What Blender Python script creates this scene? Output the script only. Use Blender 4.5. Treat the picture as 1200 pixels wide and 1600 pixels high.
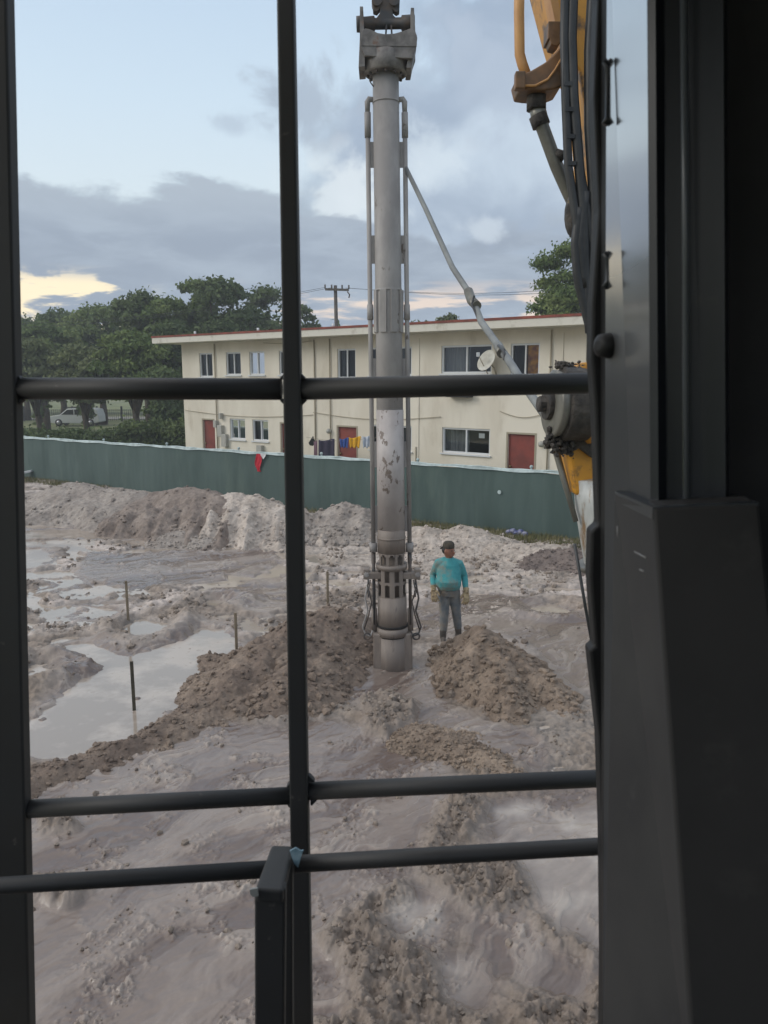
import bpy, bmesh, math, random
import numpy as np
from mathutils import Vector, Matrix, noise as mn
R = math.radians
for o in list(bpy.data.objects): bpy.data.objects.remove(o, do_unlink=True)
scene = bpy.context.scene
col = scene.collection
random.seed(7); rng = np.random.default_rng(11)

# ------------------------------------------------------------------ camera
F = 1200.0; TH = math.atan(208/1200); CH = 4.4
cam_d = bpy.data.cameras.new('camera'); cam = bpy.data.objects.new('camera', cam_d); col.objects.link(cam)
cam.location = (0, 0, CH); cam.rotation_euler = (R(90)-TH, 0, 0)
cam_d.sensor_fit = 'VERTICAL'; cam_d.sensor_height = 36; cam_d.lens = 27.0
cam_d.clip_start = 0.02; cam_d.clip_end = 2000
cam_d.dof.use_dof = True; cam_d.dof.focus_distance = 14; cam_d.dof.aperture_fstop = 11
scene.camera = cam
scene.render.resolution_x = 768; scene.render.resolution_y = 1024

# ------------------------------------------------------------------ world
SUN_EL, SUN_AZ = 26, -100      # degrees; azimuth measured from +Y towards +X
w = bpy.data.worlds.new("World"); scene.world = w; w.use_nodes = True
nt = w.node_tree; nt.nodes.clear()
def N(t, **k):
    n = nt.nodes.new(t)
    for a, b in k.items(): setattr(n, a, b)
    return n
def M_(op, a, b=None, c=None, clamp=False):
    n = N('ShaderNodeMath', operation=op, use_clamp=clamp)
    for i, v in enumerate((a, b, c)):
        if v is None: continue
        if hasattr(v, 'is_linked') or hasattr(v, 'links'): nt.links.new(v, n.inputs[i])
        else: n.inputs[i].default_value = v
    return n.outputs[0]
def SS(x, lo, hi):            # smoothstep
    n = N('ShaderNodeMapRange', interpolation_type='SMOOTHSTEP'); nt.links.new(x, n.inputs[0])
    n.inputs[1].default_value = lo; n.inputs[2].default_value = hi; return n.outputs[0]
def MIX(f, a, b):
    n = N('ShaderNodeMix', data_type='RGBA')
    if hasattr(f, 'links'): nt.links.new(f, n.inputs[0])
    else: n.inputs[0].default_value = f
    for i, v in ((6, a), (7, b)):
        if hasattr(v, 'links'): nt.links.new(v, n.inputs[i])
        else: n.inputs[i].default_value = (*v, 1)
    return n.outputs[2]
def COMB(x, y, z=0.0):
    n = N('ShaderNodeCombineXYZ')
    for i, v in enumerate((x, y, z)):
        if hasattr(v, 'links'): nt.links.new(v, n.inputs[i])
        else: n.inputs[i].default_value = v
    return n.outputs[0]
def NOISE(v, scale, detail=6, rough=0.55, dist=0.0):
    n = N('ShaderNodeTexNoise'); nt.links.new(v, n.inputs['Vector']); n.inputs['Scale'].default_value = scale
    n.inputs['Detail'].default_value = detail; n.inputs['Roughness'].default_value = rough; n.inputs['Distortion'].default_value = dist
    return n.outputs['Fac']
tc = N('ShaderNodeTexCoord'); sp = N('ShaderNodeSeparateXYZ'); nt.links.new(tc.outputs['Generated'], sp.inputs[0])
dx, dy, dz = sp.outputs
el = M_('MULTIPLY', M_('ARCSINE', dz), 57.2958); az = M_('MULTIPLY', M_('ARCTAN2', dx, dy), 57.2958)
uv = COMB(M_('MULTIPLY', az, 0.10), M_('MULTIPLY', el, 0.20), 0.0)
uvf = COMB(M_('MULTIPLY', az, 0.10), M_('MULTIPLY', el, 0.34), 3.7)
sky = N('ShaderNodeTexSky', sky_type='NISHITA'); sky.sun_disc = False
sky.sun_elevation = R(SUN_EL); sky.sun_rotation = R(SUN_AZ); sky.air_density = 1.2; sky.dust_density = 1.5
# veil of thin high cloud, paler towards the horizon
ramp = N('ShaderNodeValToRGB'); nt.links.new(M_('DIVIDE', el, 90.0, clamp=True), ramp.inputs[0])
cr = ramp.color_ramp; cr.elements[0].position = 0.0; cr.elements[0].color = (.62, .70, .76, 1)
cr.elements[1].position = 1.0; cr.elements[1].color = (1.75, 1.66, 1.56, 1)
for p, c in ((.13, (.66, .75, .80, 1)), (.20, (.58, .70, .80, 1)), (.34, (.42, .55, .72, 1)), (.50, (1.05, 1.04, 1.04, 1))):
    e = cr.elements.new(p); e.color = c
n1 = NOISE(uv, 1.0, 8, .55, .3); n2 = NOISE(uv, 3.2, 6, .6, .2); n3 = NOISE(uvf, 1.7, 7, .6, .4)
# right-hand broken grey clouds
nb = NOISE(COMB(M_('MULTIPLY', az, 0.085), M_('MULTIPLY', el, 0.10), 9.1), .85, 7, .50, .35)
side = SS(az, -12.0, 4.0)
m2 = M_('MULTIPLY', SS(M_('ADD', nb, M_('MULTIPLY', side, .18)), .50, .62), SS(az, -14.0, -2.0), clamp=True)
greyc = MIX(SS(NOISE(COMB(M_('MULTIPLY', az, 0.085), M_('MULTIPLY', el, 0.11), 2.2), 1.4, 6, .5, .4), .36, .64), (.28, .35, .455), (.45, .535, .63))
c1 = MIX(M_('MULTIPLY', m2, .92), ramp.outputs[0], greyc)
n6 = NOISE(COMB(M_('MULTIPLY', az, 0.1), M_('MULTIPLY', el, 0.1), 7.7), 3.0, 7, .6, .3)
def puff(a0, e0, ra, re, c, prev, k=.9):
    d = M_('SQRT', M_('ADD', M_('POWER', M_('DIVIDE', M_('SUBTRACT', az, a0), ra), 2.0), M_('POWER', M_('DIVIDE', M_('SUBTRACT', el, e0), re), 2.0)))
    return MIX(M_('MULTIPLY', SS(M_('ADD', d, M_('MULTIPLY', M_('SUBTRACT', n6, .5), 4.0)), 1.25, .2), k), prev, c)
c1 = puff(-2.5, 12.6, 4.2, 3.2, (.70, .76, .79), c1, .7); c1 = puff(2.6, 15.0, 3.0, 2.6, (.60, .68, .74), c1, .6)
c1 = puff(-4.6, 18.2, 4.2, 2.4, (.36, .42, .50), c1, .85); c1 = puff(-10.4, 16.7, 1.7, .8, (.44, .52, .61), c1, .8); c1 = puff(7.0, 20.0, 6.0, 3.5, (.37, .44, .54), c1, .7)
# long cloud bank above the trees
edge = M_('ADD', M_('ADD', 12.8, M_('MULTIPLY', M_('SUBTRACT', n1, .5), 9.0)), M_('MULTIPLY', M_('SUBTRACT', n2, .5), 2.2))
edge = M_('SUBTRACT', edge, M_('MULTIPLY', SS(az, -8.0, 4.0), 2.2))
m1 = SS(M_('SUBTRACT', edge, el), -.15, .9)
bankc = MIX(SS(n3, .36, .70), (.27, .325, .405), (.345, .41, .49))
bankc = MIX(SS(el, 9, 13), bankc, (.36, .42, .49))
c2 = MIX(m1, c1, bankc); c2 = puff(7.2, 10.3, 1.7, .9, (.52, .59, .66), c2, .75)
# evening glow under the bank: yellow on the left, pinkish further right
gy = M_('MULTIPLY', SS(M_('ADD', n3, M_('MULTIPLY', SS(az, -14, -27), .13)), .50, .58), M_('MULTIPLY', M_('MULTIPLY', SS(el, 2.0, 3.8), SS(el, 7.6, 6.2)), SS(az, -15.0, -20.0)))
c3 = MIX(gy, c2, (.98, .84, .58))
n4 = NOISE(COMB(M_('MULTIPLY', az, 0.10), M_('MULTIPLY', el, 0.7), 5.2), 1.6, 5, .55, .3)
gp = M_('MULTIPLY', M_('MULTIPLY', SS(n4, .46, .60), M_('MULTIPLY', SS(el, 1.0, 3.5), SS(el, 7.4, 5.4))), SS(az, -13.0, -6.0))
c4 = MIX(M_('MULTIPLY', gp, .85), c3, (.80, .66, .55))
bgA = N('ShaderNodeBackground'); nt.links.new(sky.outputs[0], bgA.inputs[0]); bgA.inputs[1].default_value = 0.11
bgB = N('ShaderNodeBackground'); nt.links.new(c4, bgB.inputs[0]); bgB.inputs[1].default_value = 1.0
mx = N('ShaderNodeMixShader'); out = N('ShaderNodeOutputWorld')
cover = M_('MAXIMUM', M_('MAXIMUM', m1, m2), .82)
nt.links.new(cover, mx.inputs[0]); nt.links.new(bgA.outputs[0], mx.inputs[1]); nt.links.new(bgB.outputs[0], mx.inputs[2]); nt.links.new(mx.outputs[0], out.inputs[0])

sd = bpy.data.lights.new('sun', 'SUN'); sun = bpy.data.objects.new('sun', sd); col.objects.link(sun)
sd.energy = 0.9; sd.angle = R(24); sd.color = (1, .95, .87)
sv = Vector((math.sin(R(SUN_AZ))*math.cos(R(SUN_EL)), math.cos(R(SUN_AZ))*math.cos(R(SUN_EL)), math.sin(R(SUN_EL))))
sun.rotation_euler = sv.to_track_quat('Z', 'Y').to_euler(); sun.location = (-20, -5, 30)
vs = scene.view_settings; vs.view_transform = 'Standard'; vs.look = 'None'; vs.exposure = 0.38; vs.gamma = 1; vs.use_curve_mapping = False

# ------------------------------------------------------------------ helpers
def ray(px, py):
    v = -(py-800)/F
    return Vector(((px-600)/F, math.cos(TH)+v*math.sin(TH), v*math.cos(TH)-math.sin(TH)))
def P(px, py, d):
    r = ray(px, py); return Vector((0, 0, CH)) + r*(d/r.y)
def G(px, py, z=0.0):
    r = ray(px, py); return Vector((0, 0, CH)) + r*((z-CH)/r.z)
def lin(c): return tuple(((v/255)/12.92 if v/255 <= .04045 else ((v/255+.055)/1.055)**2.4) for v in c)

MATS = {}
def mat(name, base, rough=.7, metal=0.0, c2=None, scale=4.0, lo=.4, hi=.6, detail=6, bump=0.0, bscale=40.0, bdist=.01, spec=.5, c3=None, scale3=1.0, lo3=.55, hi3=.7, stretch=None, rough2=None, trans=0.0, coat=0.0):
    if name in MATS: return MATS[name]
    m = bpy.data.materials.new(name); m.use_nodes = True; t = m.node_tree; L = t.links.new
    b = t.nodes['Principled BSDF']; b.inputs['Base Color'].default_value = (*base, 1); b.inputs['Roughness'].default_value = rough
    b.inputs['Metallic'].default_value = metal; b.inputs['Specular IOR Level'].default_value = spec
    b.inputs['Coat Weight'].default_value = coat
    co = t.nodes.new('ShaderNodeTexCoord'); vec = co.outputs['Object']
    if stretch:
        mp = t.nodes.new('ShaderNodeMapping'); mp.inputs['Scale'].default_value = stretch; L(vec, mp.inputs[0]); vec = mp.outputs[0]
    colr = None
    if c2:
        nz = t.nodes.new('ShaderNodeTexNoise'); nz.inputs['Scale'].default_value = scale; nz.inputs['Detail'].default_value = detail; nz.inputs['Roughness'].default_value = .62; L(vec, nz.inputs['Vector'])
        mr = t.nodes.new('ShaderNodeMapRange'); mr.inputs[1].default_value = lo; mr.inputs[2].default_value = hi; L(nz.outputs['Fac'], mr.inputs[0])
        mi = t.nodes.new('ShaderNodeMix'); mi.data_type = 'RGBA'; mi.inputs[6].default_value = (*base, 1); mi.inputs[7].default_value = (*c2, 1); L(mr.outputs[0], mi.inputs[0])
        colr = mi.outputs[2]
        if rough2 is not None:
            mq = t.nodes.new('ShaderNodeMapRange'); mq.inputs[3].default_value = rough; mq.inputs[4].default_value = rough2; L(mr.outputs[0], mq.inputs[0]); L(mq.outputs[0], b.inputs['Roughness'])
        if c3:
            nz3 = t.nodes.new('ShaderNodeTexNoise'); nz3.inputs['Scale'].default_value = scale3; nz3.inputs['Detail'].default_value = 8; nz3.inputs['Roughness'].default_value = .65; L(vec, nz3.inputs['Vector'])
            mr3 = t.nodes.new('ShaderNodeMapRange'); mr3.inputs[1].default_value = lo3; mr3.inputs[2].default_value = hi3; L(nz3.outputs['Fac'], mr3.inputs[0])
            mi3 = t.nodes.new('ShaderNodeMix'); mi3.data_type = 'RGBA'; mi3.inputs[7].default_value = (*c3, 1); L(colr, mi3.inputs[6]); L(mr3.outputs[0], mi3.inputs[0]); colr = mi3.outputs[2]
        L(colr, b.inputs['Base Color'])
    if bump:
        nb_ = t.nodes.new('ShaderNodeTexNoise'); nb_.inputs['Scale'].default_value = bscale; nb_.inputs['Detail'].default_value = 8; nb_.inputs['Roughness'].default_value = .7; L(vec, nb_.inputs['Vector'])
        bp = t.nodes.new('ShaderNodeBump'); bp.inputs['Strength'].default_value = bump; bp.inputs['Distance'].default_value = bdist; L(nb_.outputs['Fac'], bp.inputs['Height']); L(bp.outputs[0], b.inputs['Normal'])
    MATS[name] = m; return m

def tag(o, label=None, cat=None, group=None, kind=None):
    if label: o['label'] = label
    if cat: o['category'] = cat
    if group: o['group'] = group
    if kind: o['kind'] = kind
    return o
def empty(name, loc, label, cat, group=None):
    o = bpy.data.objects.new(name, None); col.objects.link(o); o.location = loc; o.empty_display_size = .2
    o['_loc'] = list(loc); tag(o, label, cat, group); del o['_loc']; return o
class MB:
    def __init__(s): s.v = []; s.f = []; s.sm = []
    def add(s, vs_, fs, smooth=False):
        k = len(s.v); s.v += [tuple(v) for v in vs_]; s.f += [tuple(i+k for i in f) for f in fs]; s.sm += [smooth]*len(fs); return s
    def box(s, c, size, X=(1,0,0), Y=(0,1,0), Z=(0,0,1)):
        X, Y, Z = (Vector(a).normalized()*size[i]/2 for i, a in enumerate((X, Y, Z))); c = Vector(c)
        vs_ = [c+X*a+Y*b+Z*d for d in (-1,1) for b in (-1,1) for a in (-1,1)]
        return s.add(vs_, [(0,2,3,1),(4,5,7,6),(0,1,5,4),(2,6,7,3),(0,4,6,2),(1,3,7,5)])
    def hexa(s, front, back):   # two quads, same order
        return s.add(list(front)+list(back), [(0,1,2,3),(7,6,5,4),(0,4,5,1),(1,5,6,2),(2,6,7,3),(3,7,4,0)])
    def prism(s, poly, off):    # polygon points + thickness vector
        n = len(poly); off = Vector(off); a = [Vector(p) for p in poly]
        return s.add(a+[p+off for p in a], [tuple(range(n)), tuple(range(2*n-1, n-1, -1))]+[(i, i+n, (i+1) % n+n, (i+1) % n) for i in range(n)])
    def tube(s, pts, r, n=12, caps=True, smooth=True):
        pts = [Vector(p) for p in pts]; m = len(pts); rr = r if hasattr(r, '__len__') else [r]*m
        rings = []; prev = None
        for i, p in enumerate(pts):
            if i == 0: t = pts[1]-p
            elif i == m-1: t = p-pts[i-1]
            else: t = (pts[i+1]-p).normalized()+(p-pts[i-1]).normalized()
            t.normalize()
            if prev is None:
                a = Vector((0,0,1)) if abs(t.z) < .9 else Vector((1,0,0)); u_ = t.cross(a).normalized()
            else:
                u_ = (prev - t*prev.dot(t)); u_ = u_.normalized() if u_.length > 1e-6 else t.orthogonal().normalized()
            prev = u_; v_ = t.cross(u_)
            rings.append([p+(u_*math.cos(2*math.pi*k/n)+v_*math.sin(2*math.pi*k/n))*rr[i] for k in range(n)])
        vs_ = [v for q in rings for v in q]
        fs = [(i*n+k, i*n+(k+1) % n, (i+1)*n+(k+1) % n, (i+1)*n+k) for i in range(m-1) for k in range(n)]
        s.add(vs_, fs, smooth)
        if caps: s.add(rings[0], [tuple(range(n-1, -1, -1))]); s.add(rings[-1], [tuple(range(n))])
        return s
    def lathe(s, c, axis, prof, n=32, smooth=True):  # prof: (t along axis, radius)
        c = Vector(c); A = Vector(axis).normalized(); U = A.orthogonal().normalized(); V = A.cross(U)
        for j in range(len(prof)-1):
            q = [[c+A*t+(U*math.cos(2*math.pi*k/n)+V*math.sin(2*math.pi*k/n))*r for k in range(n)] for t, r in prof[j:j+2]]
            s.add(q[0]+q[1], [(k, (k+1) % n, n+(k+1) % n, n+k) for k in range(n)], smooth)
        for t, r, rev in ((prof[0][0], prof[0][1], True), (prof[-1][0], prof[-1][1], False)):
            if r > 1e-5:
                q = [c+A*t+(U*math.cos(2*math.pi*k/n)+V*math.sin(2*math.pi*k/n))*r for k in range(n)]
                s.add(q, [tuple(range(n-1, -1, -1)) if rev else tuple(range(n))])
        return s
    def ball(s, c, r, n=14, m=9):
        c = Vector(c); r = r if hasattr(r, '__len__') else (r, r, r); vs_ = [c+Vector((0,0,-r[2]))]
        for i in range(1, m):
            ph = math.pi*i/m-math.pi/2
            vs_ += [c+Vector((r[0]*math.cos(ph)*math.cos(2*math.pi*k/n), r[1]*math.cos(ph)*math.sin(2*math.pi*k/n), r[2]*math.sin(ph))) for k in range(n)]
        vs_.append(c+Vector((0,0,r[2]))); fs = [(0, 1+(k+1) % n, 1+k) for k in range(n)]
        for i in range(m-2): fs += [(1+i*n+k, 1+i*n+(k+1) % n, 1+(i+1)*n+(k+1) % n, 1+(i+1)*n+k) for k in range(n)]
        t = len(vs_)-1; fs += [(1+(m-2)*n+k, 1+(m-2)*n+(k+1) % n, t) for k in range(n)]
        return s.add(vs_, fs, True)
    def build(s, name, m, parent=None, bevel=0.0, seg=2):
        me = bpy.data.meshes.new(name); me.from_pydata([tuple(v) for v in s.v], [], s.f); me.update()
        me.polygons.foreach_set('use_smooth', s.sm)
        bm = bmesh.new(); bm.from_mesh(me); bmesh.ops.remove_doubles(bm, verts=bm.verts, dist=1e-5); bmesh.ops.recalc_face_normals(bm, faces=bm.faces); bm.to_mesh(me); bm.free()
        o = bpy.data.objects.new(name, me); col.objects.link(o); me.materials.append(m)
        if parent: setpar(o, parent)
        if bevel:
            b = o.modifiers.new('bevel', 'BEVEL'); b.width = bevel; b.segments = seg; b.limit_method = 'ANGLE'; b.angle_limit = R(35)
        return o
def wloc(o):
    l = o.location.copy()
    while o.parent: o = o.parent; l += o.location
    return l
def setpar(o, parent):          # world-space mesh under an unrotated thing
    o.parent = parent; o.location = o.location-wloc(parent)
def npmesh(name, verts, faces, m, parent=None, smooth=True, attrs=None):
    me = bpy.data.meshes.new(name); verts = np.asarray(verts, np.float32); faces = np.asarray(faces, np.int32); k = faces.shape[1]
    me.vertices.add(len(verts)); me.vertices.foreach_set('co', verts.ravel())
    me.loops.add(faces.size); me.loops.foreach_set('vertex_index', faces.ravel())
    me.polygons.add(len(faces)); me.polygons.foreach_set('loop_start', np.arange(0, faces.size, k, dtype=np.int32)); me.polygons.foreach_set('loop_total', np.full(len(faces), k, np.int32))
    me.update(calc_edges=True); me.polygons.foreach_set('use_smooth', np.full(len(faces), smooth, bool))
    for an, (ty, data) in (attrs or {}).items():
        a = me.attributes.new(an, ty, 'POINT'); a.data.foreach_set('color' if ty == 'FLOAT_COLOR' else 'value', np.asarray(data, np.float32).ravel())
    o = bpy.data.objects.new(name, me); col.objects.link(o); me.materials.append(m)
    if parent: setpar(o, parent)
    return o

# numpy noises
_perm = rng.permutation(4096)
def _h(ix, iy, s): return _perm[(_perm[(ix+s*131) & 4095]+iy) & 4095]
def perlin(x, y, s=0):
    xi = np.floor(x).astype(np.int64); yi = np.floor(y).astype(np.int64); xf = x-xi; yf = y-yi
    u_ = xf*xf*xf*(xf*(xf*6-15)+10); v_ = yf*yf*yf*(yf*(yf*6-15)+10)
    def g(a, b): 
        t = _h(xi+a, yi+b, s)*(2*math.pi/4096); return np.cos(t)*(xf-a)+np.sin(t)*(yf-b)
    a = g(0,0); b = g(1,0); c = g(0,1); d = g(1,1)
    return ((a+(b-a)*u_)*(1-v_)+(c+(d-c)*u_)*v_)*1.5
def fbm(x, y, o=4, s=0, g=.5):
    r = 0; a = 1; t = 0
    for i in range(o): r = r+a*perlin(x*2**i+17.3*i, y*2**i-9.1*i, s+i); t += a; a *= g
    return r/t*1.3
def clod(x, y, sc, s=0, rmin=.18, rmax=.62, dens=.8):   # rounded lumps, one per cell
    X = x/sc; Y = y/sc; xi = np.floor(X).astype(np.int64); yi = np.floor(Y).astype(np.int64); out_ = np.zeros_like(X)
    for a in (-1,0,1):
        for b in (-1,0,1):
            h1 = _h(xi+a, yi+b, s); h2 = _h(xi+a, yi+b, s+7); h3 = _h(xi+a, yi+b, s+13)
            cx = xi+a+h1/4096; cy = yi+b+h2/4096; r = rmin+(rmax-rmin)*(h3/4096)**2.2; r = np.where(((h1*7+h3*3) & 1023)/1024 < dens, r, 0)
            q = r*r-(X-cx)**2-(Y-cy)**2; out_ = np.maximum(out_, np.sqrt(np.maximum(q, 0)))
    return out_*sc
def sstep(x, a, b):
    t = np.clip((x-a)/(b-a), 0, 1); return t*t*(3-2*t)
def polysd(x, y, poly):       # signed distance, negative inside
    d = np.full(x.shape, 1e9); ins = np.zeros(x.shape, bool); n = len(poly)
    for i in range(n):
        ax, ay = poly[i]; bx, by = poly[(i+1) % n]; ex, ey = bx-ax, by-ay
        t = np.clip(((x-ax)*ex+(y-ay)*ey)/(ex*ex+ey*ey+1e-12), 0, 1); d = np.minimum(d, (x-ax-ex*t)**2+(y-ay-ey*t)**2)
        if abs(ey) > 1e-9: ins ^= ((ay > y) != (by > y)) & (x < (bx-ax)*(y-ay)/ey+ax)
    d = np.sqrt(d); return np.where(ins, -d, d)

# ------------------------------------------------------------------ mud yard
FA = G(900, 740, 1.87); FB = G(40, 683, 1.87)
def fence_y(x): return 20.69-.63*(x-5.2)
def poly(pts): return [(G(a, b).x, G(a, b).y) for a, b in pts]
WATER = [poly(p) for p in (
    [(95,1008),(150,1002),(200,1024),(262,1004),(300,978),(350,980),(385,1005),(345,1045),(305,1065),(292,1090),(255,1120),(205,1172),(120,1185),(0,1185),(0,1145),(50,1122),(95,1085),(122,1050),(90,1025)],
    [(10,858),(72,856),(84,872),(60,886),(10,892)], [(10,829),(150,826),(240,832),(190,838),(60,841),(10,843)],
    [(128,944),(190,950),(172,966),(110,962)], [(60,905),(120,902),(130,915),(70,925)])]
SLUR = [poly(p) for p in (
    [(-80,1262),(60,1235),(190,1200),(330,1125),(450,1150),(520,1130),(600,1150),(640,1155),(690,1200),(720,1240),(650,1290),(610,1380),(520,1460),(490,1475),(480,1600),(430,1760),(-200,1760)],
    [(552,1058),(640,1045),(672,1060),(700,1110),(800,1150),(840,1170),(835,1200),(760,1180),(700,1140),(640,1140),(590,1110),(560,1090)],
    [(700,935),(800,932),(940,975),(960,1090),(900,1075),(870,1040),(830,1010),(780,985),(720,990),(660,990),(650,950)],
    [(765,1262),(840,1258),(880,1240),(960,1250),(980,1420),(955,1520),(880,1450),(840,1400),(800,1350)],
    [(605,1420),(640,1400),(695,1410),(703,1440),(680,1470),(640,1475),(610,1450)],
    [(488,1500),(530,1505),(546,1540),(540,1580),(500,1600),(470,1600)], [(690,1500),(740,1495),(760,1540),(740,1575),(700,1560),(685,1530)],
    [(345,860),(430,858),(445,876),(400,898),(340,892)], [(820,1500),(900,1530),(920,1580),(840,1560),(790,1520)],
    [(340,925),(450,900),(480,930),(420,962),(345,948)], [(750,1440),(800,1450),(870,1500),(850,1525),(760,1490)],
    [(150,860),(330,858),(345,905),(200,920),(120,895)], [(560,1190),(640,1190),(640,1230),(560,1240)])]
PALE = [poly(p) for p in (
    [(765,1262),(840,1255),(900,1270),(960,1260),(980,1420),(955,1500),(880,1450),(840,1400),(800,1350)],
    [(605,1420),(640,1400),(695,1410),(703,1440),(680,1470),(640,1475),(610,1450)],
    [(690,1500),(740,1495),(760,1540),(740,1575),(700,1560),(685,1530)],
    [(480,850),(600,838),(700,860),(860,840),(930,880),(800,930),(650,925),(560,890),(480,900)])]
RUB = [poly(p) for p in (
    [(490,1478),(540,1432),(600,1395),(632,1385),(640,1412),(606,1440),(602,1462),(640,1490),(684,1500),(692,1560),(770,1600),(780,1760),(455,1760),(478,1612),(540,1592),(550,1545),(528,1505)],
    [(668,1300),(690,1262),(712,1245),(765,1252),(752,1290),(720,1318),(690,1330),(660,1335)],
    [(650,1345),(700,1330),(790,1345),(835,1410),(800,1436),(745,1425),(700,1400),(655,1385)],
    [(826,1436),(850,1440),(905,1480),(940,1502),(930,1515),(885,1490),(835,1458)],
    [(800,1572),(850,1555),(900,1580),(935,1545),(990,1540),(990,1760),(790,1760)],
    [(560,1095),(600,1085),(650,1105),(640,1135),(600,1160),(575,1150)], [(60,1270),(110,1285),(130,1300),(60,1310)],
    [(45,1385),(110,1370),(150,1400),(110,1420),(45,1415)])]
RINGS = [(G(232,978), .66, .85, .22, .15), (G(52,1050), .7, .6, .22, .17), (G(860,952), .75, .6, .2, .07), (G(340,942), .6, .55, .25, .12), (G(260,795), .1, .1, .1, 0)]
def region(x, y):
    s = np.clip(y/10, .4, 2.2); s = s*(1+.7*sstep(y, 13, 17))
    wx = x+fbm(x*1.3/s, y*1.3/s, 4, 3)*.20*s; wy = y+fbm(x*1.3/s+50, y*1.3/s, 4, 5)*.20*s
    wet = np.full(x.shape, 9.0); sl = np.full(x.shape, 9.0); pa = np.full(x.shape, 9.0); ru = np.full(x.shape, 9.0)
    for p in RUB: ru = np.minimum(ru, polysd(wx, wy, p))
    for p in WATER: wet = np.minimum(wet, polysd(wx, wy, p))
    for p in SLUR: sl = np.minimum(sl, polysd(wx, wy, p))
    for p in PALE: pa = np.minimum(pa, polysd(wx, wy, p))
    return wet, sl, pa, ru
def ground(x, y, full=True):
    wet, sl, pa, ru = region(x, y)
    rub = sstep(ru, .10, -.12)
    rough = np.maximum(sstep(np.minimum(wet, sl), -.05, .35), rub)
    far = sstep(y, 9, 18)
    base = .035+.035*fbm(x*.5, y*.5, 3, 20)
    near = 1-sstep(y, 7.5, 10)
    rz = (.04+.02*near)*fbm(x*1.8, y*1.8, 5, 30)+.022*np.abs(fbm(x*2.6, y*5.5, 5, 33, .62))*(1-near)+(.045+.045*near)*np.abs(fbm(x*4, y*4, 5, 40, .6))+.03*fbm(x*8, y*8, 4, 44, .6)
    rz = rz+.03*np.abs(fbm(x*.9+y*.4, y*2.6, 4, 41))*far
    lump = clod(x, y, .17, 60, .12, .55, .8)*.75+clod(x+.02*fbm(x*20, y*20, 2, 1), y, .08, 61, .1, .55, .8)*.8
    lmask = sstep(fbm(x*1.1, y*1.1, 4, 50), -.15, .35)
    z = rough*(base+rz+lump*np.maximum(lmask, rub))+rub*(.035+.10*fbm(x*3.2, y*3.2, 5, 46, .62)+.03*(1-np.abs(fbm(x*6, y*6, 5, 47, .65))*2)+.03*fbm(x*14, y*14, 4, 48, .6)); lmask = np.maximum(lmask*(1-near*.6), rub)
    # flowing slurry: folded, stretched ridges
    a = (x+y)*.7071; b = (y-x)*.7071
    wa = a*.30+fbm(x*.5, y*.5, 3, 70)*.45; wb = b*1.25+fbm(x*.45+9, y*.45, 4, 72)*.9
    fl = fbm(wa, wb, 6, 74, .6); rid = 1-np.abs(fbm(wa*1.2, wb*1.3, 5, 76, .6))*4.5
    streak = sstep(rid, .55, .8)*sstep(fbm(x*.7, y*.7, 3, 78), -.25, .25)
    crumbs = clod(x, y, .10, 80, .05, .42, .30)+clod(x, y, .24, 82, .05, .32, .22)*sstep(fl, -.1, .3)
    flake = sstep(fbm(x*1.7, y*1.7, 3, 85), -.05, .35)
    sz = .02+.042*fl+.010*streak+crumbs*.5*flake+flake*.022*sstep(fbm(x*6, y*6, 5, 86, .7), .12, .30)+.009*fbm(a*2.5+.5*wb, b*8+fbm(x*2, y*2, 3, 92)*.8, 6, 87, .66)+.022*flake*np.abs(fbm(a*7, b*15, 4, 89, .7))
    z = z+(1-rough)*sz
    wm = sstep(wet+.10*fbm(x*3.1, y*5.0, 4, 93, .6), .10, -.22)
    z = z*(1-wm)-.07*wm+wm*.075*fbm(x*1.9, y*3.8, 5, 90, .6)*sstep(wet, -.9, -.1)+wm*.02*fbm(x*3, y*3, 3, 90)+wm*clod(x, y, .5, 91, .05, .2, .5)*1.1
    # low wet hollows in rough ground collect water
    lft = sstep(x+.1*y, 1.5, -1.0)*sstep(y, 10.5, 12)
    hol = sstep(fbm(x*.75+3, y*1.5, 4, 95)+.34*lft, .12, .32)*rough*(1-sstep(y, 24, 30))*sstep(y, 5.8, 7)
    z = z-hol*.12*(.4+.6*far)
    for c, ra, rb, wdt, hh in RINGS:
        q = np.sqrt(((x-c.x)/ra)**2+((y-c.y)/rb)**2)+.12*fbm(x*2, y*2, 3, 97); m_ = min(ra, rb)
        z = z+hh*np.exp(-((q-1)*m_/wdt)**2)*(1+.3*fbm(x*3, y*3, 3, 99))-.05*sstep(q, .9, .3)
    isl = .45*sstep(fl, -.20, -.12)+.30*sstep(fl, .04, .09)+.25*sstep(fl, .26, .30)
    spk = flake*sstep(fbm(x*6, y*6, 5, 86, .7), .14, .20)
    if not full: return z
    return z, rough, wm, streak, np.clip(isl, 0, 1), pa, lmask, far, spk, rub
rows = np.concatenate([np.linspace(-7, 3.9, 30, endpoint=False), 3.9*(39/3.9)**np.linspace(0, 1, 1000)])
NC = 900; tcol = np.linspace(-1, 1, NC)
YY = np.repeat(rows[:, None], NC, 1); half = np.maximum(rows, 4.0)*.60+1.8; XX = tcol[None, :]*half[:, None]
xf_, yf_ = XX.ravel(), YY.ravel()
z, rough, wm, streak, isl, pa, lmask, far, spk, rub = ground(xf_, yf_)
beyond = sstep(yf_-fence_y(xf_), .6, 1.4); z = z*(1-beyond)-.5*beyond
c_br = np.array(lin((128,115,103))); c_pl = np.array(lin((172,162,153))); c_sl = np.array(lin((104,90,83))); c_st = np.array(lin((162,150,140))); c_gr = np.array(lin((142,134,127))); c_pk = np.array(lin((196,185,178)))
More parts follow.
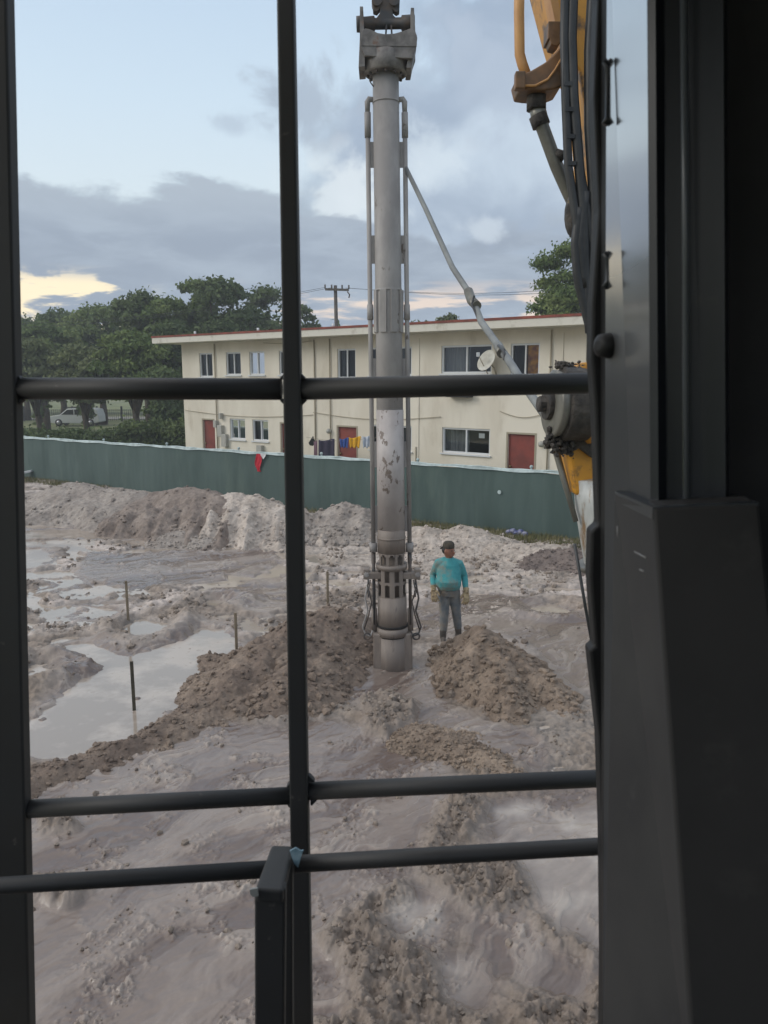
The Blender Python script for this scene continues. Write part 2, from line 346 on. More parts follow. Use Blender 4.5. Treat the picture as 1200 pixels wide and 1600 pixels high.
t1 = sstep(fbm(xf_*.6, yf_*.6, 5, 101), -.25, .35)[:, None]; fr = sstep(yf_, 9.5, 15)[:, None]
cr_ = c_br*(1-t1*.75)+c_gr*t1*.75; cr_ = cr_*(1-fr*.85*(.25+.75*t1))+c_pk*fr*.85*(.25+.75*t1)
t2 = np.clip(isl*.50+streak*.35+spk*.40, 0, 1)[:, None]
cs = c_sl*(1-t2)+c_st*t2
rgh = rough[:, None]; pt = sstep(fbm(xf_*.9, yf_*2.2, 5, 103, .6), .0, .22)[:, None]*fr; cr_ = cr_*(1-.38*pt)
cc = cs*(1-rgh)+cr_*rgh
cc = cc*(1-rub[:, None])+np.array(lin((128,117,108)))*rub[:, None]
pm = sstep(pa, .1, -.2)[:, None]*(.45+.55*sstep(fbm(xf_*1.5, yf_*1.5, 4, 110), -.3, .2)[:, None]); cc = cc*(1-pm)+c_pl*pm
soak = (sstep(z, .035, .0)*rough)[:, None]; cc = cc*(1-.30*soak)
rf = .86*rough+(.11+.16*isl)*(1-rough); rf = rf-.35*soak[:, 0]; rf = rf+.15*streak*(1-rough)
nr = len(rows); idx = np.arange(nr*NC).reshape(nr, NC)
fc = np.stack([idx[:-1, :-1], idx[:-1, 1:], idx[1:, 1:], idx[1:, :-1]], -1).reshape(-1, 4)
def dirt_mat(name, vcol=True, base=(.2,.17,.15), c2=(.3,.26,.23), bump=.6):
    m = bpy.data.materials.new(name); m.use_nodes = True; t = m.node_tree; L = t.links.new; b = t.nodes['Principled BSDF']
    co = t.nodes.new('ShaderNodeTexCoord')
    def nz(sc, det=6, ro=.65):
        n = t.nodes.new('ShaderNodeTexNoise'); n.inputs['Scale'].default_value = sc; n.inputs['Detail'].default_value = det; n.inputs['Roughness'].default_value = ro; L(co.outputs['Object'], n.inputs['Vector']); return n.outputs['Fac']
    mi = t.nodes.new('ShaderNodeMix'); mi.data_type = 'RGBA'
    if vcol:
        at = t.nodes.new('ShaderNodeAttribute'); at.attribute_name = 'tint'; ar = t.nodes.new('ShaderNodeAttribute'); ar.attribute_name = 'rgh'
        rv = t.nodes.new('ShaderNodeAttribute'); rv.attribute_name = 'rou'; rm = t.nodes.new('ShaderNodeMapRange'); rm.inputs[3].default_value = .22; rm.inputs[4].default_value = 1.0; L(rv.outputs['Fac'], rm.inputs[0]); L(rm.outputs[0], mi.inputs[0])
        L(at.outputs['Color'], mi.inputs[6]); L(ar.outputs['Fac'], b.inputs['Roughness'])
    else:
        m0 = t.nodes.new('ShaderNodeMix'); m0.data_type = 'RGBA'; m0.inputs[6].default_value = (*base, 1); m0.inputs[7].default_value = (*c2, 1)
        r0 = t.nodes.new('ShaderNodeMapRange'); r0.inputs[1].default_value = .38; r0.inputs[2].default_value = .62; L(nz(1.6, 8), r0.inputs[0]); L(r0.outputs[0], m0.inputs[0]); L(m0.outputs[2], mi.inputs[6]); b.inputs['Roughness'].default_value = .9
    mi.blend_type = 'MULTIPLY'
    if not vcol: mi.inputs[0].default_value = 1
    rr = t.nodes.new('ShaderNodeValToRGB'); rr.color_ramp.elements[0].position = .3; rr.color_ramp.elements[0].color = (.62,.61,.60,1); rr.color_ramp.elements[1].position = .7; rr.color_ramp.elements[1].color = (1.32,1.3,1.28,1)
    L(nz(9, 10, .72), rr.inputs[0]); L(rr.outputs[0], mi.inputs[7]); L(mi.outputs[2], b.inputs['Base Color'])
    bp = t.nodes.new('ShaderNodeBump'); bp.inputs['Strength'].default_value = bump; bp.inputs['Distance'].default_value = .02
    if vcol: rb = t.nodes.new('ShaderNodeMath'); rb.operation = 'MULTIPLY'; rb.operation = 'MULTIPLY_ADD'; rb.inputs[1].default_value = bump*.8; rb.inputs[2].default_value = bump*.2; L(rv.outputs['Fac'], rb.inputs[0]); L(rb.outputs[0], bp.inputs['Strength'])
    L(nz(22, 10, .75), bp.inputs['Height']); L(bp.outputs[0], b.inputs['Normal']); b.inputs['Specular IOR Level'].default_value = .6 if vcol else .35
    return m
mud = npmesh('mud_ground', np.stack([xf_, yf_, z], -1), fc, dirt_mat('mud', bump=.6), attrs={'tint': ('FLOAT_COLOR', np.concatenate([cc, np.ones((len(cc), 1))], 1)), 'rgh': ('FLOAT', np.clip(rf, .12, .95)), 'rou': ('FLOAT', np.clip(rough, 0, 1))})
tag(mud, kind='structure')
wmat = mat('puddle_water', lin((150,138,126)), .05, c2=lin((178,165,152)), scale=1.1, lo=.46, hi=.60, bump=.07, bscale=2.2, bdist=.02, spec=1.0, c3=lin((150,136,124)), scale3=7, lo3=.60, hi3=.66, rough2=.22)
def flat(name, pts, zz, m, kind='structure'):
    b = MB(); b.add([(x, y, zz) for x, y in pts], [tuple(range(len(pts)))]); return tag(b.build(name, m), kind=kind)
flat('puddle_water', [(-24, 4), (10, 4), (8, fence_y(8)), (-18, fence_y(-18)), (-24, fence_y(-24))], -.012, wmat)
grass_m = mat('grass_field', lin((92,102,66)), .95, c2=lin((118,122,80)), scale=.25, c3=lin((126,118,92)), scale3=.08, bump=.6, bscale=6, bdist=.1)
flat('ground', [(-900, -300), (900, -300), (900, 1500), (-900, 1500)], -.55, grass_m)
# grass strip rising behind the fence
b = MB(); b.add([(-60, fence_y(-60)+1.5, -.3), (12, fence_y(12)+1.5, -.3), (12, fence_y(12)+3, -.04), (-60, fence_y(-60)+3, -.04)], [(0,1,2,3)])
b.add([(-60, fence_y(-60)+3, -.04), (12, fence_y(12)+3, -.04), (120, 160, -.04), (-120, 160, -.04)], [(0,1,2,3)])
tag(b.build('grass_verge', grass_m), kind='structure')

# ------------------------------------------------------------------ clods
_ico = None
def ico():
    global _ico
    if _ico is None:
        bm = bmesh.new(); bmesh.ops.create_icosphere(bm, subdivisions=1, radius=1); bm.verts.index_update()
        _ico = (np.array([v.co[:] for v in bm.verts]), np.array([[v.index for v in f.verts] for f in bm.faces])); bm.free()
    return _ico
def clods(x, y, z_, r):
    V, Fc = ico(); n = len(x); k = len(V)
    j = 1+rng.uniform(-.32, .32, (n, k)); s = rng.uniform(.7, 1.25, (n, 1, 3))*r[:, None, None]
    an = rng.uniform(0, 6.28, n); ca, sa = np.cos(an)[:, None], np.sin(an)[:, None]
    q = V[None]*j[..., None]*s; X = q[..., 0]*ca-q[..., 1]*sa; Y = q[..., 0]*sa+q[..., 1]*ca
    vs_ = np.stack([X+x[:, None], Y+y[:, None], q[..., 2]*.8+z_[:, None]], -1).reshape(-1, 3)
    return vs_, (Fc[None]+(np.arange(n)*k)[:, None, None]).reshape(-1, 3)
def mound(name, label, nodes, slope, res, m, group=None, seed=0, nclod=1500, rc=(.008, .05), extra=0.0, rough_amp=.05, cat='spoil heap', warp=.25, gully=0.0, cut=None):
    chains = [[]]
    for q in nodes:
        if q is None: chains.append([])
        else: chains[-1].append(P(*q))
    nd = [p for c in chains for p in c]; hmax = max(p.z for p in nd)
    def hf(x, y):
        d1 = fbm(x*1.1, y*1.1, 4, seed)*warp; best = np.full(x.shape, -9.0)
        segs = sum([list(zip(c, c[1:])) if len(c) > 1 else [(c[0], c[0])] for c in chains], [])
        for a, b_ in segs:
            ex, ey = b_.x-a.x, b_.y-a.y; t = np.clip(((x-a.x)*ex+(y-a.y)*ey)/(ex*ex+ey*ey+1e-9), 0, 1)
            dd = np.sqrt((x-a.x-ex*t)**2+(y-a.y-ey*t)**2+.02)-.14
            sl = slope*(1+.25*fbm(x*.8, y*.8, 2, seed+3)); h = a.z+(b_.z-a.z)*t-sl*dd-d1*slope*np.clip(dd*1.5, 0, 1)
            if gully: h = h+gully*fbm((x-a.x-ex*t)*2.2+(a.x+ex*t)*2, (y-a.y-ey*t)*.6, 3, seed+9)*np.clip(dd, 0, 1)
            best = np.maximum(best, h)
        if cut: best = np.minimum(best, (x-cut[0]+d1*.3)*cut[1])
        foot = sstep(best, -.3, .25)
        best = best+rough_amp*fbm(x*2.6, y*2.6, 5, seed+5)*foot+(clod(x, y, .12, seed+31, .08, .42, .45)*.4+clod(x, y, .055, seed+33, .12, .5, .6)*.5+.03*fbm(x*7, y*7, 5, seed+35, .68))*foot
        return best
    rad = hmax/slope*1.25+.5; x0 = min(p.x for p in nd)-rad; x1 = max(p.x for p in nd)+rad; y0 = min(p.y for p in nd)-rad; y1 = max(p.y for p in nd)+rad
    nx = int((x1-x0)/res); ny = int((y1-y0)/res); gx, gy = np.meshgrid(np.linspace(x0, x1, nx), np.linspace(y0, y1, ny)); X, Y = gx.ravel(), gy.ravel()
    Z = hf(X, Y); Z = np.maximum(Z, -.16); ii = np.arange(nx*ny).reshape(ny, nx)
    f4 = np.stack([ii[:-1, :-1], ii[:-1, 1:], ii[1:, 1:], ii[1:, :-1]], -1).reshape(-1, 4); f4 = f4[(Z[f4].max(1) > -.12) & (Y[f4].max(1) < fence_y(X[f4[:, 0]])-.05)]
    used = np.unique(f4); rm = np.full(nx*ny, -1); rm[used] = np.arange(len(used)); f4 = rm[f4]; vv = np.stack([X, Y, Z], -1)[used]
    cx = rng.uniform(x0, x1, nclod*6); cy = rng.uniform(y0, y1, nclod*6); cz = hf(cx, cy)
    nclod = int(nclod*.75)
    pr = np.where(cz > -.0, np.where(cz < hmax*.45, 1.0, .35), 0); k = (rng.uniform(0, 1, len(cz)) < pr) & (cy < fence_y(cx)-.2); cx, cy, cz = cx[k][:nclod], cy[k][:nclod], cz[k][:nclod]
    r = rc[0]*.8+(rc[1]-rc[0])*rng.uniform(0, 1, len(cx))**10; cv, cf = clods(cx, cy, np.maximum(cz, .0)+r*.3, r)
    f3 = np.concatenate([f4[:, [0,1,2]], f4[:, [0,2,3]]]); V = np.concatenate([vv, cv]); Fa = np.concatenate([f3, cf+len(vv)])
    o = npmesh(name, V, Fa, m); tag(o, label, cat, group)
    me = o.data; sm = np.ones(len(Fa), bool); sm[len(f3):] = False; me.polygons.foreach_set('use_smooth', sm)
    return o, hf
d_brown = dirt_mat('brown_dirt', False, lin((108,95,86)), lin((134,120,108)), .8)
d_sand = dirt_mat('sandy_dirt', False, lin((118,104,92)), lin((144,129,115)), .8)
d_grey = dirt_mat('grey_dirt', False, lin((134,126,120)), lin((158,150,143)), .8)
d_pale = dirt_mat('pale_dirt', False, lin((158,148,139)), lin((188,178,169)), .8)
d_dark = dirt_mat('dark_dirt', False, lin((104,94,90)), lin((125,114,108)), .7)
GP = 'heaps of dug spoil on the site'
mound('dirt_mound', 'large brown clod covered dirt mound left of the drilling pile, tailing into a low berm', [(470,968,11.8),(515,950,12.1),(548,952,12.4),(575,975,12.9),None,(500,955,12.0),(462,1010,10.9),(440,1062,9.9),None,(515,952,12.1),(505,1010,11.1),(480,1075,9.9)], .68, .022, d_brown, GP, 201, 5200, (.008,.07))[0]
mound('dirt_mound', 'low brown berm curving down left from the big mound past the puddle', [(430,1000,11.0),(400,1022,10.6),(365,1050,10.2),(325,1088,9.8),(270,1128,9.1),(190,1166,8.5),(110,1192,8.1),(20,1205,7.8),(-60,1205,7.8)], .50, .022, d_brown, GP, 211, 5200, (.008,.05), rough_amp=.10, warp=.35)[0]
mound('dirt_mound', 'tan brown dirt mound right of the pile in front of the worker', [(730,1000,11.2),(748,978,11.0),(772,992,10.9),(815,1030,10.5),(858,1064,10.1),(890,1108,9.6),None,(765,990,10.95),(785,1050,10.1),(795,1085,9.7)], .80, .02, d_sand, GP, 221, 5000, (.008,.07), warp=.2, cut=(G(672,1060).x, 1.0))[0]
mound('dirt_mound', 'low sandy ridge of dirt just above the lower guard bar', [(655,1140,8.9),(700,1150,8.7),(760,1178,8.3),(815,1215,7.9)], .42, .016, d_sand, GP, 231, 3500, (.008,.04))[0]
mound('dirt_mound', 'small lumpy rubble pile at the right end of the lower guard bar', [(900,1150,9.4),(930,1185,8.9)], .5, .02, d_brown, GP, 236, 1500, (.01,.07))
mound('dirt_mound', 'long grey spoil bank along the green fence at far left', [(-20,785,26.5),(60,770,25.8),(112,752,25.2),(165,764,24.5),(215,768,23.8)], .50, .05, d_grey, GP, 241, 1800, (.02,.08), rough_amp=.07)
mound('dirt_mound', 'grey brown spoil bank in the middle of the row along the fence', [(250,768,23.4),(290,760,22.9),(330,768,22.5),(345,775,22.0)], .52, .05, dirt_mat('grey_brown_dirt', False, lin((118,107,100)), lin((142,131,123)), .8), GP, 251, 1600, (.02,.09), rough_amp=.07, gully=.25)
mound('dirt_mound', 'pale streaked spoil bank just left of the centre guard bar', [(365,770,22.2),(400,776,21.8),(440,792,21.3)], .52, .04, d_pale, GP, 261, 3000, (.02,.08), rough_amp=.10, gully=.35)
mound('dirt_mound', 'low pale tongue of dirt at the foot of the spoil bank', [(280,830,20.6),(320,838,20.2)], .4, .04, d_grey, GP, 265, 800, (.02,.06))
mound('dirt_mound', 'round grey spoil heap behind the drilling pile against the fence', [(500,800,21.8),(540,786,21.6),(560,792,21.4)], .5, .04, d_grey, GP, 271, 2500, (.02,.09), rough_amp=.10)
mound('dirt_mound', 'small pale dirt hump immediately right of the pile near the fence', [(645,826,20.3),(668,824,20.0)], .5, .04, d_pale, GP, 281, 900, (.02,.07), rough_amp=.10)
mound('dirt_mound', 'pale cone of gravel behind the worker', [(722,822,19.9),(735,824,19.8)], .42, .035, d_pale, GP, 291, 2200, (.015,.06), warp=.1)
mound('dirt_mound', 'low pale ridge of broken lumps between the gravel cone and dark heap', [(780,848,18.9),(820,852,18.6),(845,858,18.3)], .45, .035, d_pale, GP, 301, 900, (.02,.09))
mound('dirt_mound', 'dark brown dirt heap at the right by the yellow hydraulic arm', [(860,860,18.0),(890,858,17.8)], .42, .035, d_dark, GP, 311, 1200, (.02,.06))
# loose lumps over the rough ground
def scatter(n, xr, yr, rr, key, keep):
    x = rng.uniform(*xr, n); y = rng.uniform(*yr, n); zz, ro, wm_, st, fl_, pa_, lm, fa, sp_, rb_ = ground(x, y); k = keep(x, y, zz, ro, lm, wm_) & (np.abs(x) < .6*y+1.5) & (y < fence_y(x)-.3)
    x, y, zz = x[k], y[k], zz[k]; r = rr[0]+(rr[1]-rr[0])*rng.uniform(0, 1, len(x))**6; return x, y, zz+r*.25, r
sc = [scatter(120000, (-6, 7), (4.0, 9.5), (.004, .034), 0, lambda x, y, zz, ro, lm, wm_: (ro > .75) & (zz > .03) & (rng.uniform(0, 1, len(x)) < lm*.45)),
      scatter(30000, (-9, 8), (9.5, 21), (.012, .07), 0, lambda x, y, zz, ro, lm, wm_: (ro > .6) & (zz > .0) & (rng.uniform(0, 1, len(x)) < lm)),
      scatter(16000, (-7, 6), (4.0, 14), (.006, .035), 0, lambda x, y, zz, ro, lm, wm_: (ro < .3) & (rng.uniform(0, 1, len(x)) < .5*sstep(fbm(x*1.7, y*1.7, 3, 85), -.1, .3)) & (zz > .0))]
x_, y_, z_, r_ = (np.concatenate(a) for a in zip(*sc)); cv, cf = clods(x_, y_, z_, r_)
tag(npmesh('dirt_clods', cv, cf, dirt_mat('clod_dirt', False, lin((118,107,98)), lin((146,135,125)), .7), smooth=False), kind='stuff')

# ------------------------------------------------------------------ building
u2 = Vector((.796, -.606, 0)).normalized(); nn = Vector((-.606, -.796, 0)).normalized(); BA = Vector((2.8, 26.3, 0))
def W(s, zz, out_=0.0): return BA+u2*s+nn*out_+Vector((0, 0, zz))
m_wall = mat('cream_render', lin((226,218,202)), .9, c2=lin((214,205,188)), scale=.7, c3=lin((186,174,154)), scale3=.9, lo3=.58, hi3=.80, stretch=(1,1,.35), bump=.15, bscale=30)
m_white = mat('white_window_frame', lin((205,207,208)), .5)
m_fascia = mat('fascia_paint', lin((206,202,190)), .8, c2=lin((176,170,155)), scale=3, lo=.55, hi=.75)
m_redtrim = mat('red_roof_edge', lin((140,72,58)), .8, c2=lin((110,60,50)), scale=3)
m_door = mat('red_door_paint', lin((132,60,50)), .7, c2=lin((112,52,44)), scale=2)
m_glass = bpy.data.materials.new('window_glass'); m_glass.use_nodes = True
t = m_glass.node_tree; t.nodes.clear(); o_ = t.nodes.new('ShaderNodeOutputMaterial'); a_ = t.nodes.new('ShaderNodeBsdfTransparent'); a_.inputs[0].default_value = (.75,.78,.78,1)
g_ = t.nodes.new('ShaderNodeBsdfGlossy'); g_.inputs['Roughness'].default_value = .04; x1 = t.nodes.new('ShaderNodeMixShader'); f_ = t.nodes.new('ShaderNodeFresnel'); f_.inputs[0].default_value = 1.6
t.links.new(f_.outputs[0], x1.inputs[0]); t.links.new(a_.outputs[0], x1.inputs[1]); t.links.new(g_.outputs[0], x1.inputs[2]); t.links.new(x1.outputs[0], o_.inputs[0])
m_dark = mat('dark_room', (.03,.03,.032), .9)
m_curt = mat('grey_curtain', lin((120,122,124)), .9, c2=lin((90,92,96)), scale=1.2, stretch=(14,14,.4))
m_pipe = mat('wall_pipe', lin((160,150,130)), .7)
bld = empty('apartment_building', W(0, 0), 'long two storey cream apartment block with red doors behind the green fence', 'building')
UPW = [(-13.8,-12.93,4.48,5.52),(-12.05,-11.12,4.56,5.52),(-10.6,-9.69,4.56,5.52),(-8.86,-7.95,4.56,5.52),(-5.75,-4.85,4.42,5.52),(-4.2,-2.29,4.52,5.53),(-1.04,.94,4.58,5.52),(1.62,2.65,4.5,5.52)]
LOW = [(-11.94,-10.97,1.82,2.71),(-10.52,-9.57,1.82,2.71),(-4.2,-2.27,1.81,2.72),(-.97,.94,1.86,2.74)]
DRS = [(-13.72,-12.87,.55,2.6),(-8.83,-7.95,.55,2.6),(-5.76,-4.83,.55,2.58),(1.61,2.58,.55,2.62)]
S0, S1, Z0, Z1 = -15.0, 9.0, -.3, 5.97; DEP = 7.5
sc_ = sorted({S0, S1, *[a for q in UPW+LOW+DRS for a in q[:2]]}); zc = sorted({Z0, Z1, *[a for q in UPW+LOW+DRS for a in q[2:]]})
b = MB()
def inop(s, zz): return any(q[0] < s < q[1] and q[2] < zz < q[3] for q in UPW+LOW+DRS)
for i in range(len(sc_)-1):
    for j in range(len(zc)-1):
        if not inop((sc_[i]+sc_[i+1])/2, (zc[j]+zc[j+1])/2): b.add([W(sc_[i], zc[j]), W(sc_[i+1], zc[j]), W(sc_[i+1], zc[j+1]), W(sc_[i], zc[j+1])], [(0,1,2,3)])
for a0, a1, z0, z1 in UPW+LOW+DRS:      # reveals
    c = [(a0, z0), (a1, z0), (a1, z1), (a0, z1)]
    for k in range(4): p, q = c[k], c[(k+1) % 4]; b.add([W(*p), W(*q), W(*q, -.14), W(*p, -.14)], [(0,1,2,3)])
for a, q in ((S0, S1), (S1, S0)): pass
b.add([W(S0, Z0), W(S0, Z1), W(S0, Z1, -DEP), W(S0, Z0, -DEP)], [(0,1,2,3)]); b.add([W(S1, Z0), W(S1, Z1), W(S1, Z1, -DEP), W(S1, Z0, -DEP)], [(0,1,2,3)])
b.add([W(S0, Z0, -DEP), W(S1, Z0, -DEP), W(S1, Z1, -DEP), W(S0, Z1, -DEP)], [(0,1,2,3)])
for s_ in (-13.0+.15, -6.93, -2.0+.0, 3.4, 4.15):   # raised control joints / pilasters
    b.box(W(s_, 2.85, .012), (.10, .03, 5.9), u2, nn)
b.build('wall', m_wall, bld)
MB().box(W(-3, 2.9, -1.9), (23.6, .05, 5.6), u2, nn).build('dark_interior', m_dark, bld)
MB().box(W(-3, 3.15, -1.1), (23.6, 1.5, .2), u2, nn).build('floor_slab', m_dark, bld)
rf = MB().box(W(-3.0, 6.08, -3.6), (25.8, 9.0, .24), u2, nn).build('roof', m_fascia, bld)
MB().box(W(-3.0, 6.24, -3.6), (25.84, 9.04, .08), u2, nn).build('roof_edge', m_redtrim, rf)
for s_ in (-13.4, -9.5, -5.5): MB().tube([W(s_, 6.26, .5), W(s_, 6.42, .5)], .05).build('roof_vent', m_white, rf)
def window(q, curt=0):
    a0, a1, z0, z1 = q; f = MB(); t_ = .06
    for c, sz in (((a0+t_/2, (z0+z1)/2), (t_, .09, z1-z0)), ((a1-t_/2, (z0+z1)/2), (t_, .09, z1-z0)), (((a0+a1)/2, z0+t_/2+.001), (a1-a0-2*t_, .088, t_)), (((a0+a1)/2, z1-t_/2-.001), (a1-a0-2*t_, .088, t_))): f.box(W(*c, -.09), sz, u2, nn)
    f.box(W((a0+a1)/2, (z0+z1)/2, -.085), (.05, .07, z1-z0-2*t_), u2, nn)
    f.box(W((a0+a1)/2, z0-.03, .02), (a1-a0+.1, .09, .05), u2, nn)
    fr_ = f.build('window', m_white, bld)
    for h in (0, 1):
        c0 = a0+t_ if h == 0 else (a0+a1)/2; c1 = (a0+a1)/2 if h == 0 else a1-t_
        MB().add([W(c0, z0+t_, -.1), W(c1, z0+t_, -.1), W(c1, z1-t_, -.1), W(c0, z1-t_, -.1)], [(0,1,2,3)]).build('pane', m_glass, fr_)
    if curt:
        c0, c1 = {1: (a0, (a0+a1)/2), 2: (a0, a1), 3: (a0, a0+(a1-a0)*.22), 4: ((a0+a1)/2, a1)}[curt]; g = []; n = 24
        for k in range(n+1): s_ = c0+(c1-c0)*k/n; g += [W(s_, z0, -.25-.03*math.sin(k*1.9)), W(s_, z1, -.25-.03*math.sin(k*1.9))]
        MB().add(g, [(2*k, 2*k+2, 2*k+3, 2*k+1) for k in range(n)], True).build('curtain', m_curt, fr_)
    return fr_
for q, c in zip(UPW, (1, 2, 3, 2, 3, 2, 1, 0)): window(q, c)
for q, c in zip(LOW, (2, 2, 2, 1)): window(q, c)
# amber hanging in the last upper window, note on the lower wide one
m_amb = mat('amber_cloth', lin((235,165,60)), .9, c2=lin((170,110,70)), scale=4, detail=1)
MB().box(W(2.38, 5.0, -.16), (.42, .02, .95), u2, nn).build('window_hanging', m_amb, bld)
MB().box(W(.55, 2.5, -.12), (.22, .006, .16), u2, nn).build('paper_note', m_white, bld)
for q in DRS:
    a0, a1, z0, z1 = q; d = MB().box(W((a0+a1)/2, (z0+z1)/2, -.1), (a1-a0, .05, z1-z0), u2, nn).build('door', m_door, bld)
    MB().ball(W(a0+.09, z0+1.0, -.04), .035).build('handle', mat('brass', (.3,.25,.12), .4, 1), d)
    b = MB()
    for s_ in (a0-.03, a1+.03): b.box(W(s_, (z0+z1)/2, -.002), (.06, .03, z1-z0), u2, nn)
    b.box(W((a0+a1)/2, z1+.03, -.002), (a1-a0+.12, .03, .06), u2, nn); b.build('door_frame', m_pipe, d)
for s_, zt in ((-12.72, 5.9), (-6.1, 5.9), (-6.9, 5.9), (3.05, 5.9), (-2.25+.2, 2.0)):
    MB().tube([W(s_, .2, .05), W(s_, zt, .05)], .025, 8).build('conduit', m_pipe, bld)
for s0_, s1_, z_0 in ((-14.9, -7.0, 3.0), (-7.0, -1.0, 3.1), (-9.7, -7.0, 5.85), (1.3, 3.0, 3.35)):
    MB().tube([W(s0_+(s1_-s0_)*k/12, z_0-.18*math.sin(math.pi*k/12)*(1 if z_0 < 4 else .3), .04) for k in range(13)], .012, 6).build('cable', m_pipe, bld)
m_box = mat('meter_box_grey', lin((170,168,160)), .6)
for s_, zz, a, h in ((-12.45, 2.15, .28, .5), (-12.75, 2.45, .18, .3), (-12.2, 1.75, .3, .55), (-10.0, 1.45, .3, .4), (-12.4, 3.0-.2, .12, .25)):
    MB().box(W(s_, zz, .09), (a, .17, h), u2, nn).build('meter_box', m_box, bld, .01)
for s_, zz in ((-6.15, 2.4), (2.85, 2.35)):
    l = MB().ball(W(s_, zz, .1), (.1, .1, .1)).lathe(W(s_, zz), nn, [(0, .06), (.06, .06), (.1, .03)], 12).build('wall_lamp', m_box, bld)
# pipe hook cables beside doors
MB().tube([W(-8.0+.2, 5.2, .04), W(-8.0+.2, 3.2, .04)], .01, 6).build('cable', m_pipe, bld)

# satellite dish
dish = empty('satellite_dish', W(1.2, 4.5, .1), 'white satellite dish on the upper wall beside the wide window', 'satellite dish')
m_dish = mat('dish_white', lin((200,198,188)), .5, c2=lin((180,176,164)), scale=5)
ax = (Vector((-.75, -.55, .45))).normalized(); c0 = W(1.0, 4.95, .35)
b = MB(); prof = [(.16*(r/.45)**2, r) for r in [0, .07, .14, .21, .28, .33, .37]]; b.lathe(c0, ax, [(t, max(r, .001)) for t, r in prof], 28)
b.lathe(c0-ax*.012, ax, [(t, max(r, .001)) for t, r in prof], 28); b.build('reflector', m_dish, dish)
MB().tube([c0-ax*.02, W(1.15, 4.75, .2), W(1.15, 4.45, .0)], .03, 8).build('mount', m_pipe, dish)
tip = c0+ax*.5; MB().tube([c0+Vector((0,0,-.4)), tip], .015, 6).build('feed_arm', m_pipe, dish)
MB().box(tip, (.1, .1, .14)).build('receiver', m_white, dish, .01)
MB().box(W(-.2, 3.86, .15), (.9, .30, .14), u2, nn).build('awning', m_dark, bld)

# ------------------------------------------------------------------ fence
fu = Vector((1, -.63, 0)).normalized(); fn = Vector((-.63, -1, 0)).normalized()
def FP(x, zz, out_=0.0): return Vector((x, fence_y(x), zz))+fn*out_
fen = empty('screen_fence', FP(-6, 0), 'long chain link fence covered with dark green windscreen mesh and pale top edge', 'fence')
m_green = mat('green_screen_mesh', lin((76,94,90)), .8, c2=lin((64,82,78)), scale=.6, c3=lin((96,112,102)), scale3=.35, lo3=.55, hi3=.72, bump=.15, bscale=60, stretch=(1,1,.25))
m_top = mat('pale_fence_tape', lin((185,200,200)), .6, c2=lin((150,165,165)), scale=3)
nx, nz_ = 900, 12; x0, x1_ = -30, 12; posts = np.arange(-30, 12.1, 1.55)
xs = np.linspace(x0, x1_, nx); V = []
for j in range(nz_):
    zz = .02+1.83*j/(nz_-1); tt = (xs-x0) % 1.55/1.55; sag = .035*np.sin(np.pi*tt)*(1 if j == nz_-1 else 0)
    bil = .035*np.sin(np.pi*tt)*np.sin(np.pi*j/(nz_-1))+.03*fbm(xs*1.3, xs*0+zz*.7, 3, 400)+.012*fbm(xs*6, xs*0+zz*.4, 2, 404)
    V.append(np.stack([xs+fn.x*bil, fence_y(xs)+fn.y*bil, zz-sag+.0*xs], -1))
V = np.concatenate(V); ii = np.arange(nx*nz_).reshape(nz_, nx); npmesh('mesh_screen', V, np.stack([ii[:-1,:-1], ii[:-1,1:], ii[1:,1:], ii[1:,:-1]], -1).reshape(-1,4), m_green, fen)
MB().tube([FP(x, 1.88+.012*math.sin(x*3.1)+.01*math.sin(x*7), 0) for x in np.linspace(x0, x1_, 120)], .028, 8).build('top_rail', m_top, fen)
b = MB()
for k, x in enumerate(np.linspace(x0, x1_, 260)):
    pass
rs = random.Random(4); xs2 = np.linspace(x0, x1_, 420); q = []
for x in xs2: dz_ = .055+.012*math.sin(x*2.3)+.012*math.sin(x*5.1+1); q += [FP(x, 1.875, .035), FP(x, 1.875-dz_, .05)]
MB().add(q, [(2*k, 2*k+2, 2*k+3, 2*k+1) for k in range(len(xs2)-1)], True).build('top_hem', m_top, fen)
for x in posts[::2]:
    MB().tube([FP(x, -.3, -.06), FP(x, 1.95, -.06)], .03, 8).ball(FP(x, 1.97, -.06), .05).build('post', m_top, fen)
rs = random.Random(4); m_seam = mat('dark_green_seam', lin((73,91,87)), .85)
MB().lathe(FP(3.35, 1.2, .08), fn, [(0,.06),(.01,.055)], 12).build('patch', m_top, fen)
red = MB(); g = []
for i in range(7):
    for j in range(9):
        zz = 1.84-.62*j/8; wd = .10+.10*math.sin(math.pi*min(1, j/8*1.15)); s_ = -4.32+(i/6-.5)*wd*1.3+.03*math.sin(j*.8); g.append(FP(s_, zz, .09+.03*math.sin(i*2+j*.6)))
red.add(g, [(i*9+j, i*9+j+1, (i+1)*9+j+1, (i+1)*9+j) for i in range(6) for j in range(8)], True)
tag(red.build('cloth', mat('red_cloth', lin((190,30,50)), .8)), 'bright red cloth hanging over the top of the green fence', 'cloth')
b = MB(); g = [FP(-4.13+(i/4-.5)*.2, 1.86-.2*j/4*(1-abs(i/4-.5)*1.2), .09+.01*math.sin(i+j)) for i in range(5) for j in range(5)]
b.add(g, [(i*5+j, i*5+j+1, (i+1)*5+j+1, (i+1)*5+j) for i in range(4) for j in range(4)], True)
tag(b.build('rag', m_white), 'small white rag snagged on the fence top beside the red cloth', 'rag')

